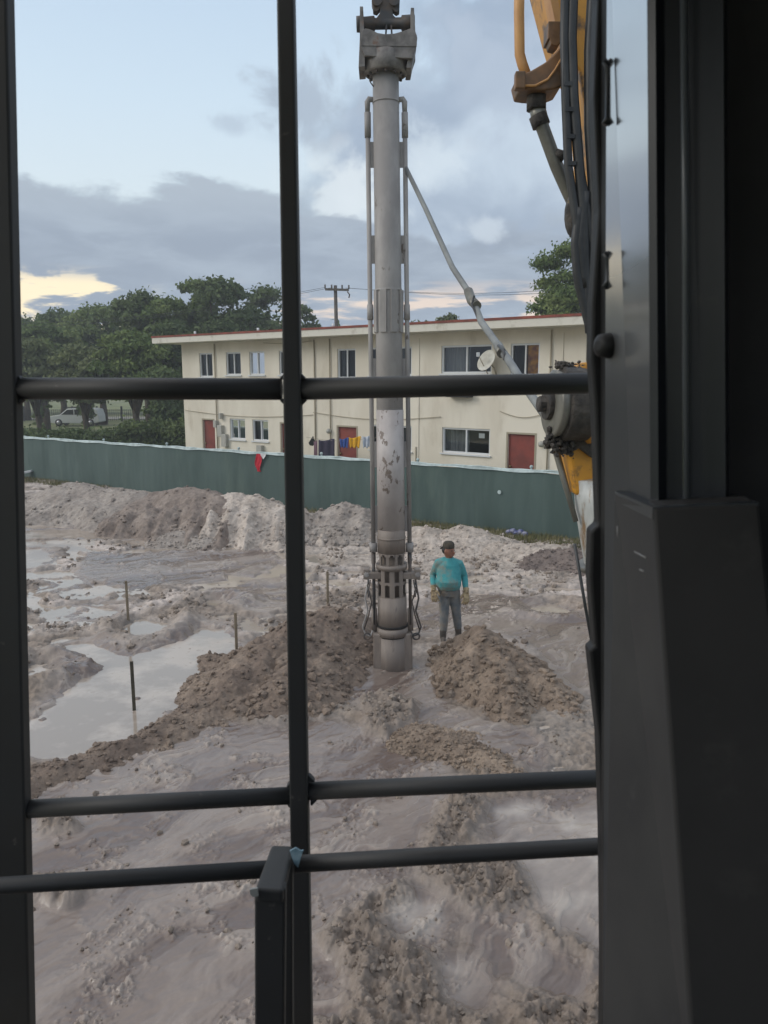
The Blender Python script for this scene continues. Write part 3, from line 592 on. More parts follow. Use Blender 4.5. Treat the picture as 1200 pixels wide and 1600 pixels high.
# clothes line between two hooks, in front of the building
def CL(px, py, d): return P(px, py, d)
ln = MB(); LD = lambda px: 29.0-(px-480)*.014
pts = [CL(px, 683+6*math.sin(math.pi*(px-478)/115), LD(px)) for px in range(478, 594, 4)]
line = ln.tube(pts, .008, 6).build('clothes_line', m_pipe); tag(line, 'thin washing line strung in front of the cream building', 'washing line')
def garment(name, px0, px1, py0, py1, c, label, c2=None, sh=None):
    g = []; n = 10; mm = 8
    for i in range(n+1):
        for j in range(mm+1):
            px = px0+(px1-px0)*i/n; top = py0+1.5*math.sin(i*.5); bot = py1+1.5*math.sin(i*1.3+2); a = j/mm
            if sh == 'taper': px = (px0+px1)/2+(px-(px0+px1)/2)*(1-.25*a)
            p = CL(px, top+(bot-top)*a, LD(px)); g.append(p+Vector((0, -.04*math.sin(i*1.4+a*.8)-.02, 0)))
    o = MB().add(g, [(i*(mm+1)+j, i*(mm+1)+j+1, (i+1)*(mm+1)+j+1, (i+1)*(mm+1)+j) for i in range(n) for j in range(mm)], True).build(name, mat('cloth_'+label.replace(' ', '_')[:20], c, .9, c2=c2, scale=5))
    s_ = o.modifiers.new('thickness', 'SOLIDIFY'); s_.thickness = .012
    return tag(o, label, 'laundry', 'laundry on the washing line')
garment('cloth', 491, 496, 689, 716, lin((150,120,130)), 'narrow mauve cloth on the washing line next to the navy towel')
garment('towel', 498, 523, 687, 716, lin((52,48,66)), 'large dark navy towel on the washing line')
garment('shirt', 531, 545, 685, 699, lin((56,84,150)), 'blue shirt on the washing line in front of the red door', sh='taper')
garment('shirt', 545, 564, 683, 699, lin((214,160,30)), 'yellow shirt on the washing line', sh='taper')
garment('shirt', 566, 582, 681, 699, lin((160,170,185)), 'pale blue white shirt on the washing line beside the pile', c2=lin((200,205,210)), sh='taper')
bb = MB(); pk = [CL(*a, 29) for a in ((482,692),(489,681),(493,692),(489,697),(484,696))]; bb.prism(pk, (0, .05, 0)); tag(bb.build('cap', mat('black_cloth', (.02,.022,.02), .9), bevel=.01), 'black peaked cloth cap hung at the left end of the washing line', 'cap')

# weeds and litter at the fence foot
def tufts(n, fx, name, m, h=(.05, .22)):
    V = []; Fq = []; k = 0
    for i in range(n):
        p = fx(); hh = rs.uniform(*h); a = rs.uniform(0, 6.28); l = Vector((math.cos(a), math.sin(a), 0)); t_ = l*hh*rs.uniform(.1, .7); w_ = Vector((-l.y, l.x, 0))*rs.uniform(.008, .02)
        V += [p-w_, p+w_, p+t_+Vector((0,0,hh))]; Fq.append((k, k+1, k+2)); k += 3
    return tag(npmesh(name, [tuple(v) for v in V], Fq, m, smooth=False), kind='stuff')
m_weed = mat('weeds', lin((96,98,62)), .9, c2=lin((120,112,76)), scale=2)
def wf():
    x = rs.choice([rs.uniform(-17, -11), rs.uniform(-3, 6.5), rs.uniform(1, 6.5)]); return FP(x, .0, rs.uniform(.02, 1.0)**1.0)
tufts(14000, wf, 'weeds', m_weed)
lit = P(803, 832, 21.3); g = MB()
for i in range(5): g.ball(FP(3.72+.1*i, .12+.05*(i % 2), .35), (.11, .09, .08), 8, 6)
tag(g.build('litter_bag', mat('blue_bag', lin((60,70,120)), .5, c2=lin((150,150,165)), scale=8)), 'crumpled blue bag lying at the foot of the fence right of the gravel cone', 'bag')
g = MB().box(G(42, 750)+Vector((0,0,.35)), (.5, .25, .1), (1,.3,.2)).box(G(49, 747)+Vector((.1,0,.42)), (.35, .2, .08), (1,-.4,.3))
tag(g.build('foam_scrap', m_white, bevel=.02), 'white scrap of foam boards lying at the far left by the fence', 'debris')

# ------------------------------------------------------------------ stakes
m_stake = mat('weathered_wood', lin((138,124,104)), .9, c2=lin((108,96,80)), scale=3, stretch=(8,8,.7))
for (px, py0, py1, lab) in ((199,908,972,'grey wooden survey stake by the crater ring'), (208,1034,1108,'dark wooden survey stake standing in the big left puddle'), (369,958,1018,'wooden survey stake at the left edge of the brown mound'), (512,893,947,'thin wooden survey stake behind the mound left of the pile')):
    g0 = G(px, py1); top = P(px, py0, g0.y-.02); d = (top-g0).normalized(); L_ = (top-g0).length
    b = MB().box(g0+d*(L_/2-.06), (.045, .028, L_+.12), (1,.3,0), (-.3,1,0), (0,0,1)); o = b.build('survey_stake', m_stake if px != 208 else mat('dark_wood', lin((82,76,62)), .9, c2=lin((60,56,46)), scale=4), bevel=.003)
    o.rotation_euler = (0, 0, 0); tag(o, lab, 'stake', 'survey stakes in the mud')

# ------------------------------------------------------------------ trees
def leafmat(name, a, b_, c_):
    m = bpy.data.materials.new(name); m.use_nodes = True; t = m.node_tree; L = t.links.new; p = t.nodes['Principled BSDF']; p.inputs['Roughness'].default_value = .75; p.inputs['Specular IOR Level'].default_value = .25
    at = t.nodes.new('ShaderNodeAttribute'); at.attribute_name = 'leaf'; r = t.nodes.new('ShaderNodeValToRGB'); r.color_ramp.elements[0].color = (*a, 1); r.color_ramp.elements[1].color = (*c_, 1); e = r.color_ramp.elements.new(.5); e.color = (*b_, 1)
    L(at.outputs['Fac'], r.inputs[0]); L(r.outputs[0], p.inputs['Base Color'])
    tr = t.nodes.new('ShaderNodeBsdfTranslucent'); L(r.outputs[0], tr.inputs[0]); mx_ = t.nodes.new('ShaderNodeMixShader'); mx_.inputs[0].default_value = .25
    L(p.outputs[0], mx_.inputs[1]); L(tr.outputs[0], mx_.inputs[2]); L(mx_.outputs[0], t.nodes['Material Output'].inputs[0]); return m
lf_dark = leafmat('dark_leaves', (.040,.066,.026), (.082,.118,.044), (.14,.18,.066))
lf_mid = leafmat('mid_leaves', (.066,.105,.032), (.115,.165,.048), (.20,.24,.08))
lf_olive = leafmat('olive_leaves', (.08,.10,.042), (.13,.155,.064), (.21,.235,.11))
m_bark = mat('bark', lin((84,74,62)), .95, c2=lin((62,54,46)), scale=3, stretch=(4,4,.6), bump=.5, bscale=12)
def leaves(centres, radii, n, size, seed):
    g = np.random.default_rng(seed); C_ = np.array(centres); Rr = np.array(radii); pr = Rr[:, 0]*Rr[:, 2]; k = g.choice(len(C_), n, p=pr/pr.sum())
    d = g.normal(size=(n, 3)); d /= np.linalg.norm(d, axis=1)[:, None]; d[:, 2] = np.where(d[:, 2] < -.35, -d[:, 2]*.5, d[:, 2])
    rad = (g.uniform(0, 1, n)**.45)*(1+.18*g.normal(size=n)); pos = C_[k]+d*Rr[k]*rad[:, None]
    nrm = d+g.normal(size=(n, 3))*.75; nrm /= np.linalg.norm(nrm, axis=1)[:, None]; a = np.cross(nrm, g.normal(size=(n, 3))); a /= np.linalg.norm(a, axis=1)[:, None]; b_ = np.cross(nrm, a)
    s = size*g.uniform(.55, 1.35, n)[:, None]; V = np.stack([pos-a*s, pos+b_*s*.55, pos+a*s, pos-b_*s*.55], 1).reshape(-1, 3)
    cl = g.uniform(0, 1, len(C_))[k]; v = np.clip(.5*cl+.35*g.uniform(0, 1, n)+.15, 0, 1); return V, np.arange(4*n).reshape(-1, 4), np.repeat(v, 4)
def tree(px, top, d, wpx, label, m, n=7000, size=.22, base_frac=.35, seed=0, name='broadleaf_tree', group='trees of the wood beyond the fence', fac=1.0, lumps=26, loose=1.0, gz=-.04):
    g = random.Random(seed); T = P(px, top, d); Hh = T.z-gz; wr = wpx/2/F*d*1.02; base = Vector((T.x, d, gz))
    o = empty(name, base, label, 'tree', group)
    cb = Hh*base_frac; cz = (Hh+cb)/2; ch = (Hh-cb)/2; C_ = []; Rr = []
    for i in range(lumps):
        a = g.uniform(0, 6.28); ph = g.uniform(-.9, 1.0); rr = g.uniform(.35, .82)*math.sqrt(max(.12, 1-ph*ph*.8)); r = wr*g.uniform(.22, .38)
        C_.append((base.x+math.cos(a)*rr*wr*.95, base.y+math.sin(a)*rr*wr*.85, gz+cz+ph*(ch-r*.7))); Rr.append((r, r, r*.72*loose))
    C_.append((base.x, base.y, gz+Hh-wr*.30)); Rr.append((wr*.4, wr*.4, wr*.30)); C_.append((base.x, base.y, gz+cz)); Rr.append((wr*.55, wr*.55, ch*.6))
    V, Fq, lv = leaves(C_, Rr, n, size, seed); npmesh('crown', V, Fq, m, o, False, {'leaf': ('FLOAT', lv)})
    b = MB(); tr_ = Hh*.022+.06; b.tube([base+Vector((0,0,-.3)), base+Vector((.1,0,cb*.5)), base+Vector((-.05,.05,cb)), base+Vector((0,0,cz))], [tr_*1.5, tr_, tr_*.85, tr_*.4], 9)
    for i in range(min(9, lumps)): c = Vector(C_[i]); s_ = base+Vector((0,0,cb*(.75+.05*i))); b.tube([s_, (s_+c)/2+Vector((0,0,.3)), c], [tr_*.5, tr_*.3, tr_*.1], 6)
    b.build('trunk', m_bark, o); return o
TR = [(30,492,84,120,lf_dark,'far low dark tree at the left end of the wood skyline'),
 (88,484,80,130,lf_dark,'rounded far tree on the skyline, second from the left guard bar'),
 (150,474,76,130,lf_mid,'broad far tree on the skyline under the yellow glow'),
 (222,452,62,120,lf_dark,'flat topped dark tree left of the tallest dome'),
 (345,431,60,150,lf_dark,'tallest domed dark tree above the roof left end'),
 (298,437,63,90,lf_mid,'tall tree with ragged left edge beside the tallest dome'),
 (415,444,66,130,lf_dark,'dark tree partly behind the centre guard bar'),
 (470,476,70,72,lf_dark,'lower dark tree sloping down right of the centre guard bar'),
 (258,462,59,105,lf_mid,'ragged tree filling the dip between the flat topped tree and the tallest dome'),
 (60,500,66,140,lf_mid,'wide green tree behind the olive one near the left guard bar'),
 (50,530,56,110,lf_olive,'olive green tree with sparse top just right of the left guard bar'),
 (125,535,54,120,lf_olive,'olive green bushy tree in the front of the wood'),
 (205,515,52,120,lf_mid,'mid green tree in front of the flat topped one'),
 (265,500,55,110,lf_dark,'dark tree immediately left of the building end'),
 (330,500,58,120,lf_dark,'dark tree rising directly behind the left end of the roof')]
for i, (px, tp, d, wp, m, lab) in enumerate(TR): tree(px, tp, d, wp, lab, m, 17000, .16 if d < 60 else .2, .30 if px < 240 else .12, 500+i, lumps=38)
tree(892, 376, 44, 150, 'tall leafy green tree rising behind the right end of the building roof', lf_mid, 26000, .10, .45, 601, group=None, lumps=34, loose=1.0)
tree(704, 489, 62, 62, 'small tree top just showing above the middle of the roof', lf_olive, 3000, .16, .4, 602, group=None, lumps=14)
tree(255, 575, 46, 85, 'dark bushy shrub tree beside the building left corner behind the fence', lf_dark, 9000, .15, .02, 603, name='bushy_shrub', group=None)
for k, (px, tp, w_) in enumerate(((62,622,34),(132,618,40))):
    tree(px, tp, 66, w_, ['small round dark bush on the lawn at far left','round grey green bush on the lawn behind the parked car'][k], lf_mid, 2500, .12, .1, 610+k, name='round_bush', group='bushes on the lawn', lumps=10)
# far wood as one mass
C_ = []; Rr = []
for i in range(70): x = -75+i*1.25; C_.append((x+rs.uniform(-1,1), 100+rs.uniform(-4,4), rs.uniform(3,9))); Rr.append((4, 3, 4.5))
V, Fq, lv = leaves(C_, Rr, 16000, .45, 77); tag(npmesh('distant_woodland', V, Fq, lf_dark, None, False, {'leaf': ('FLOAT', lv)}), kind='stuff')
# hedge behind the fence
C_ = []; Rr = []
for i in range(52):
    px = 15+i*5.3; d = 43-.018*px*0; p = P(px, 671+rs.uniform(-5, 4)-(12 if px > 195 else 0), d); C_.append((p.x, d+rs.uniform(-.5,.5), p.z-.55)); Rr.append((.75, .8, .6))
    C_.append((p.x, d+rs.uniform(-.5,.5), max(.5, p.z-1.3))); Rr.append((.75, .8, .8))
V, Fq, lv = leaves(C_, Rr, 26000, .11, 78); hd = npmesh('hedge', V, Fq, lf_dark, None, False, {'leaf': ('FLOAT', lv)}); tag(hd, 'long dark clipped hedge just behind the green fence at left', 'hedge')

# road, iron fence, car on the left
road_m = mat('far_road', lin((150,148,140)), .9, c2=lin((130,128,120)), scale=.4)
b = MB(); b.add([(-90, 86, -.02), (0, 86, -.02), (0, 92, -.02), (-90, 92, -.02)], [(0,1,2,3)]); tag(b.build('road', road_m), kind='structure')
m_iron = mat('black_iron', (.02,.02,.02), .6)
fi = empty('iron_fence', (-34, 82, 0), 'low black iron post and rail fence along the lawn behind the parked car', 'fence')
pf = MB()
for x in np.arange(-42, -18, .22): pf.box((x-4, 82, .62), (.03, .03, 1.2))
pf.build('railing', m_iron, fi)
MB().box((-34, 82, 1.15), (24, .05, .05)).box((-34, 82, .15), (24, .05, .05)).build('rail', m_iron, fi)
for x in np.arange(-42, -17.9, 2.6): MB().box((x-4, 82, .75), (.16, .16, 1.6)).build('post', m_iron, fi)
car = empty('parked_car', (P(122, 655, 74).x, 74, -.04), 'white sport utility car with dark windows parked beyond the hedge at far left', 'car')
cx_, cy_ = car.location.x, 74; m_car = mat('white_car_paint', lin((190,192,190)), .3); m_tint = mat('tinted_glass', (.012,.013,.015), .08); m_tyre = mat('tyre_rubber', (.02,.02,.02), .85); m_rim = mat('alloy_rim', (.35,.35,.36), .35, .8)
prof = [(-2.35,.35),(-2.38,.75),(-2.3,.95),(-1.35,1.1),(-.65,1.66),(1.7,1.70),(2.15,1.6),(2.32,1.0),(2.35,.4),(1.9,.3),(-2.0,.3)]
b = MB().prism([(cx_+x, cy_-.9, z0-.04) for x, z0 in prof], (0, 1.8, 0)); b.build('body', m_car, car, .06, 3)
for pts_ in (((-1.2,1.12),(-.62,1.55),(-.05,1.58),(-.05,1.1)), ((.05,1.1),(.05,1.58),(.95,1.6),(.95,1.1)), ((1.05,1.1),(1.05,1.6),(1.7,1.6),(2.1,1.12))):
    MB().prism([(cx_+x, cy_-.915, z0-.04) for x, z0 in pts_], (0, 1.83, 0)).build('side_window', m_tint, car)
MB().prism([(cx_-1.3, cy_-.75, 1.09), (cx_-.72, cy_-.7, 1.6), (cx_-.72, cy_+.7, 1.6), (cx_-1.3, cy_+.75, 1.09)], (-.03, 0, .03)).build('windscreen', m_tint, car)
for x in (-1.5, 1.5):
    for s_ in (-1, 1):
        wv = MB().lathe((cx_+x, cy_+s_*.82, .32), (0, s_, 0), [(-.1,.2),(-.1,.34),(.1,.34),(.1,.2)], 20).build('wheel', m_tyre, car); MB().lathe((cx_+x, cy_+s_*.9, .32), (0, s_, 0), [(0,.2),(.03,.19),(.04,.05)], 16).build('rim', m_rim, wv)
for s_ in (-1, 1): MB().box((cx_-2.3, cy_+s_*.65, .78), (.12, .3, .16)).build('headlight', m_white, car, .02)
for s_ in (-1, 1): MB().box((cx_-.05, cy_+s_*.55, 1.72), (2.2, .05, .06)).build('roof_rail', m_iron, car)

# utility pole
pb = P(527, 510, 52); pt = P(524, 446, 52)
up = empty('utility_pole', (pt.x, 52, -.04), 'wooden utility pole with a crossarm behind the roof', 'utility pole')
m_pole = mat('pole_wood', lin((92,86,80)), .9, c2=lin((74,68,62)), scale=4)
MB().tube([(pt.x+.15, 52, -.3), pt], [.17, .11], 12).build('pole', m_pole, up)
a0, a1 = P(508, 452, 52), P(545, 453, 51.5); MB().box((a0+a1)/2, ((a1-a0).length, .12, .14), a1-a0, (0,1,0)).build('crossarm', m_pole, up)
for k in (0, .28, .72, 1): MB().tube([a0.lerp(a1, k)+Vector((0,0,.05)), a0.lerp(a1, k)+Vector((0,0,.3))], .05, 8).build('insulator', m_pole, up)
MB().tube([a1+Vector((-.1,0,-.1)), a1+Vector((.05,0,-.3)), a1+Vector((0,0,-.5))], .04, 8).build('fuse_cutout', m_pole, up)
for k, (e0, e1) in enumerate((((508,449), (20,506)), ((520,449), (20,512)), ((540,450), (1000,440)), ((545,450), (1000,446)))):
    p0 = P(*e0, 52); p1 = P(*e1, 58 if k < 2 else 48); MB().tube([p0.lerp(p1, t)+Vector((0,0,-.5*math.sin(math.pi*t))) for t in np.linspace(0, 1, 16)], .012, 5).build('wire', m_iron, up)

# ------------------------------------------------------------------ drilling pile (vibrating probe)
PD = 11.3
def cen(py): return P(603+(py-150)*11/890, py, PD)
def wr_(px, py): return px/2/F*PD/ray(612, py).y
def X3(px, py, d=PD): return P(px, py, d)
m_gal = mat('worn_grey_paint', lin((158,154,151)), .55, c2=lin((136,132,130)), scale=2.2, c3=lin((98,88,80)), scale3=5, lo3=.62, hi3=.66, stretch=(1,1,.45), spec=.4)
m_chip = mat('chipped_white_paint', lin((180,173,170)), .55, c2=lin((162,154,151)), scale=3, c3=lin((112,100,92)), scale3=6.5, lo3=.60, hi3=.62, stretch=(1,1,.6))
m_steel = mat('muddy_steel', lin((116,106,99)), .6, .0, c2=lin((134,123,114)), scale=3, c3=lin((90,80,74)), scale3=6, lo3=.58, hi3=.7, stretch=(1.5,1.5,.35), bump=.1, bscale=30)
m_yoke = mat('yoke_steel', lin((132,127,124)), .6, .2, c2=lin((92,88,86)), scale=4, c3=lin((120,92,76)), scale3=5, lo3=.6, hi3=.7)
m_hook = mat('hook_dark_steel', lin((70,70,72)), .6, .3, c2=lin((92,80,72)), scale=6)
m_hole = mat('dark_hole', (.015,.013,.012), .9)
pile = empty('vibrating_probe', (cen(1050).x, PD, 0), 'tall grey steel vibrating probe tube hung upright and sunk in the mud', 'drilling probe')
def axis_seg(py0, py1, px0, px1=None, n=40):   # vertical tube between two image heights
    a, c = cen(py0), cen(py1); return a, c
def ttube(name, py0, py1, w0, w1, m, par=None, n=40):
    a, c = cen(py0), cen(py1); mb = MB().tube([a, c], [wr_(w0, py0), wr_(w1, py1)], n); return mb.build(name, m, par or pile)
ttube('upper_tube', 112, 822, 41, 41.5, m_gal)
ttube('painted_tube', 640, 826, 42.6, 43.2, m_chip)
ttube('bare_tube', 820, 862, 43.0, 43.5, m_steel)
# perforated section: tube with real openings
def perf(py0, py1, wpx, rows_, ncol=10):
    a, c = cen(py0), cen(py1); r = wr_(wpx, py0); mb = MB(); na, nh = ncol*6, 40; L_ = (c-a)
    def op(k, t):   # inside an arched opening?
        ph = (k/6) % 1.0
        for (t0, t1, off, arch) in rows_:
            q = (ph+off) % 1.0; xx = (q-.5)/.32
            if abs(xx) < 1:
                top = t0+(t1-t0)*.45*(1-math.sqrt(max(0, 1-xx*xx))) if arch else t0
                if top < t < t1: return True
        return False
    for rad, flip in ((r, 0), (r-.02, 1)):
        vs_ = []
        for j in range(nh+1):
            for k in range(na): an = 2*math.pi*k/na; vs_.append(a+L_*(j/nh)+Vector((math.cos(an)*rad, math.sin(an)*rad, 0)))
        fs = [(j*na+k, j*na+(k+1) % na, (j+1)*na+(k+1) % na, (j+1)*na+k) for j in range(nh) for k in range(na) if not op(k+.5, (j+.5)/nh)]
        mb.add(vs_, fs, True)
    return mb
pf_ = perf(862, 884, 44, [(.05, .9, 0, True)]).build('perforated_sleeve', m_steel, pile)
pf2 = perf(886, 932, 45, [(.06, .42, .25, False), (.50, .93, .25, True)], 9).build('perforated_sleeve', m_steel, pile)
ttube('inner_core', 858, 936, 30, 30, mat('core_mud', lin((110,98,88)), .8))
ttube('collar', 880, 887, 49, 49, m_steel)
ttube('collar', 838, 841, 45, 45, m_steel); ttube('collar', 160, 162, 42.4, 42.4, m_gal)
ttube('lower_tube', 930, 978, 45, 46, m_steel); ttube('collar', 974, 977, 47.5, 47.5, m_hole); ttube('collar', 978, 990, 49, 50, m_steel); ttube('collar', 990, 992, 47, 47, m_hole)
ttube('vibrator_body', 992, 1062, 48, 48, m_steel)
for s_ in (-1, 1):     # side wings of the vibrator
    a, c = cen(986), cen(1064); wa = wr_(61, 1000)
    MB().hexa([a+Vector((s_*.12, -.17, 0)), a+Vector((s_*wa, -.12, 0)), c+Vector((s_*wa, -.12, 0)), c+Vector((s_*.12, -.17, 0))], [a+Vector((s_*.12, .17, 0)), a+Vector((s_*wa, .12, 0)), c+Vector((s_*wa, .12, 0)), c+Vector((s_*.12, .17, 0))]).build('wing', m_steel, pile, .03, 3)
# collar with vertical panels
for k in range(8):
    an = 2*math.pi*(k+.5)/8; a, c = cen(454), cen(520); r = wr_(43, 490); q = Vector((math.cos(an), math.sin(an), 0)); MB().box((a+c)/2+q*r, (.03, .10, (a-c).length), q, Vector((-q.y, q.x, 0))).build('stiffener_plate', m_gal, pile, .004)
ttube('collar', 452, 455, 43, 43, m_gal)
# side pipes with web plates
for s_, base_off in ((-1, 0), (1, 0)):
    def sx(py): c = cen(py); r = wr_(41, py)+.075; return c+Vector((s_*r, -.0, 0))
    MB().tube([cen(156)+Vector((s_*wr_(38, 156), 0, 0)), cen(155)+Vector((s_*(wr_(41, 155)+.05), 0, 0)), sx(160), sx(176)], [.035, .04, .04, .033], 12).build('pipe_elbow', m_gal, pile)
    MB().tube([sx(176), sx(215)], .045, 14).tube([sx(215), sx(880)], .034, 14).build('side_pipe', m_gal, pile)
    MB().tube([sx(476), sx(500)], .045, 14).tube([sx(848), sx(862)], .06, 14).build('pipe_coupling', m_gal, pile)
    for y0, y1 in ((222,262),(368,412),(560,600),(690,730),(790,830)):
        a, c = sx(y0), sx(y1); q = Vector((s_*.055, 0, 0)); MB().hexa([a-q*.3+Vector((0,-.012,0)), a-q*1.9+Vector((0,-.012,0)), c-q*1.9+Vector((0,-.012,0)), c-q*.3+Vector((0,-.012,0))], [a-q*.3+Vector((0,.012,0)), a-q*1.9+Vector((0,.012,0)), c-q*1.9+Vector((0,.012,0)), c-q*.3+Vector((0,.012,0))]).build('web_plate', m_gal, pile)
    MB().tube([sx(862)+Vector((0,-.02,0)), sx(975)+Vector((0,-.02,0))], .026, 10).build('rod', m_hook, pile)
    MB().tube([sx(950), sx(985)], .045, 12).build('rod_socket', m_steel, pile)
    c = sx(897)+Vector((s_*.05, -.04, 0)); blk = MB().box(c+Vector((-s_*.05,0,0)), (.22, .16, .10)).box(c+Vector((s_*.06,0,.02)), (.09, .14, .16)).build('clamp_block', m_steel, pile, .01)
    MB().lathe(c+Vector((s_*.06,-.07,.02)), (0,-1,0), [(0,.04),(.03,.04),(.035,.02)], 6, False).build('bolt', m_gal, blk)
    # wire sling
    wv = [c+Vector((s_*.03,-.05,-.06)), c+Vector((s_*.08,-.06,-.35)), c+Vector((s_*.04,-.05,-.55)), c+Vector((s_*.12,-.06,-.80)), c+Vector((s_*.08,-.05,-.92)), c+Vector((s_*.0,-.06,-.95)), c+Vector((-s_*.03,-.05,-.86))]
    MB().tube(wv, .014, 8).build('wire_sling', m_gal if s_ < 0 else m_hook, pile)
    wv = [c+Vector((s_*.0,-.07,-.06)), c+Vector((s_*.03,-.09,-.22)), c+Vector((-s_*.02,-.08,-.4)), c+Vector((s_*.03,-.08,-.62)), c+Vector((s_*.10,-.06,-.85))]
    MB().tube(wv, .011, 8).build('wire_sling', m_hook, pile)
    rg = c+Vector((s_*.05,-.06,-.95)); MB().tube([rg+Vector((math.cos(t)*.05, 0, math.sin(t)*.05)) for t in np.linspace(0, 6.28, 16)], .014, 8).build('shackle', m_hook, pile)
    for k in range(5): rg = c+Vector((s_*.03,-.06,-.1-.05*k)); MB().tube([rg+Vector((math.cos(t)*.016*(1 if k%2 else .3), math.cos(t)*.016*(.3 if k%2 else 1), math.sin(t)*.028)) for t in np.linspace(0, 6.28, 12)], .006, 6).build('chain_link', m_hook, pile)
# yoke, flange, cross pin, hook
fl_ = MB().lathe(cen(118), (0,0,1), [(0, wr_(62,118)), (.02, wr_(68,118)), (.24, wr_(68,118)), (.26, wr_(64,118))], 40).build('flange_ring', m_yoke, pile)
for k in range(12): an = k*math.pi/6; MB().lathe(cen(118)+Vector((math.cos(an)*.24, math.sin(an)*.24, -.03)), (0,0,1), [(0,.02),(.04,.02)], 6, False).build('flange_bolt', m_hook, fl_)
def YP(px, py, dy=0.0): p = X3(px, py); return p+Vector((0, dy, 0))
saddle = [(566,60),(572,58),(580,60),(590,65),(602,67),(616,66),(630,62),(641,58),(650,68),(650,82),(642,113),(634,116),(634,100),(572,98),(571,114),(562,114),(563,84)]
sad2 = [(566,62),(572,58),(580,60),(590,65),(602,67),(616,66),(630,62),(641,58),(650,68),(650,84),(643,104),(571,100),(564,84)]
for dy in (-.27, .22): MB().prism([YP(a, b_, dy) for a, b_ in sad2], (0, .05, 0)).build('yoke_plate', m_yoke, pile, .006)
MB().hexa([YP(567,80,-.28), YP(650,82,-.28), YP(649,86,-.28), YP(567,85,-.28)], [YP(567,80,-.24), YP(650,82,-.24), YP(649,86,-.24), YP(567,85,-.24)]).build('yoke_rib', m_yoke, pile)
for s_, xs_ in ((-1, [(563,22),(568,22),(570,66),(571,114),(561,115),(563,68)]), (1, [(641,24),(646,24),(648,60),(651,70),(642,116),(634,116),(641,70)])):
    MB().prism([YP(a, b_, -.22) for a, b_ in xs_], (0, .44, 0)).build('side_plate', m_yoke, pile, .005)
ctr = YP(603, 39, 0); half_ = wr_(91, 39)
MB().lathe(YP(557,38), (1,0,.02), [(0,.095),(.05,.1),(.07,.085),(.24,.095),(.25,.07),(.60,.07),(.61,.095),(half_*2-.05,.1),(half_*2,.095)], 24).build('cross_pin', m_hook, pile)
hk = MB().prism([YP(a, b_, -.06) for a, b_ in ((586,34),(593,24),(594,16),(589,22),(583,20),(581,-8),(625,-8),(624,20),(619,23),(613,18),(614,26),(622,34),(604,42))], (0, .12, 0)); hk.build('swivel', m_hook, pile, .01)
for q in (589, 616): MB().lathe(YP(q, 5, -.1), (0,1,0), [(0,.07),(.2,.07)], 16).build('swivel_cheek', m_hook, pile)
for a_, b2 in ((604,602),(611,613)): MB().tube([YP(a_, 40, -.05), YP(b2, 68, -.05)], .012, 8).build('hanger_rod', m_hook, pile)
MB().tube([YP(578,127,-.1), YP(579,133,-.1), YP(584,138,-.05)], .008, 8).build('hose_stub', m_hook, pile)
MB().tube([YP(603, -5), YP(603,-200)], .03, 10).build('hoist_rope', m_hook, pile)

# ------------------------------------------------------------------ worker
def blob(name, mb, m, parent, vox=.011, it=4):
    o = mb.build(name, m, parent); r = o.modifiers.new('remesh', 'REMESH'); r.mode = 'VOXEL'; r.voxel_size = vox; r.use_smooth_shade = True
    s_ = o.modifiers.new('smooth', 'SMOOTH'); s_.factor = .5; s_.iterations = it; return o
g0 = G(700, 1002); ww = empty('person', (g0.x, g0.y, .03), 'worker in turquoise long sleeve shirt, muddy jeans, gloves and dark cap beside the probe', 'person')
ox, oy, oz = g0.x, g0.y, .03
def Q(x, y, z_): return Vector((ox+x*1.0, oy+y, oz+z_*.975))
skin = mat('tanned_skin', lin((146,100,80)), .6); shirt_m = mat('turquoise_shirt', lin((58,142,148)), .85, c2=lin((72,156,160)), scale=5, c3=lin((128,132,122)), scale3=2.6, lo3=.48, hi3=.62, bump=.8, bscale=7, bdist=.03)
jean_m = mat('muddy_jeans', lin((98,104,110)), .9, c2=lin((126,124,120)), scale=7, c3=lin((130,120,108)), scale3=5, lo3=.52, hi3=.65, bump=.8, bscale=9, bdist=.03)
glove_m = mat('tan_work_glove', lin((176,156,122)), .9, c2=lin((112,98,78)), scale=12); boot_m = mat('muddy_boot', lin((98,88,80)), .85, c2=lin((70,66,62)), scale=8); cap_m = mat('dark_camo_cap', lin((52,50,44)), .9, c2=lin((76,68,56)), scale=14)
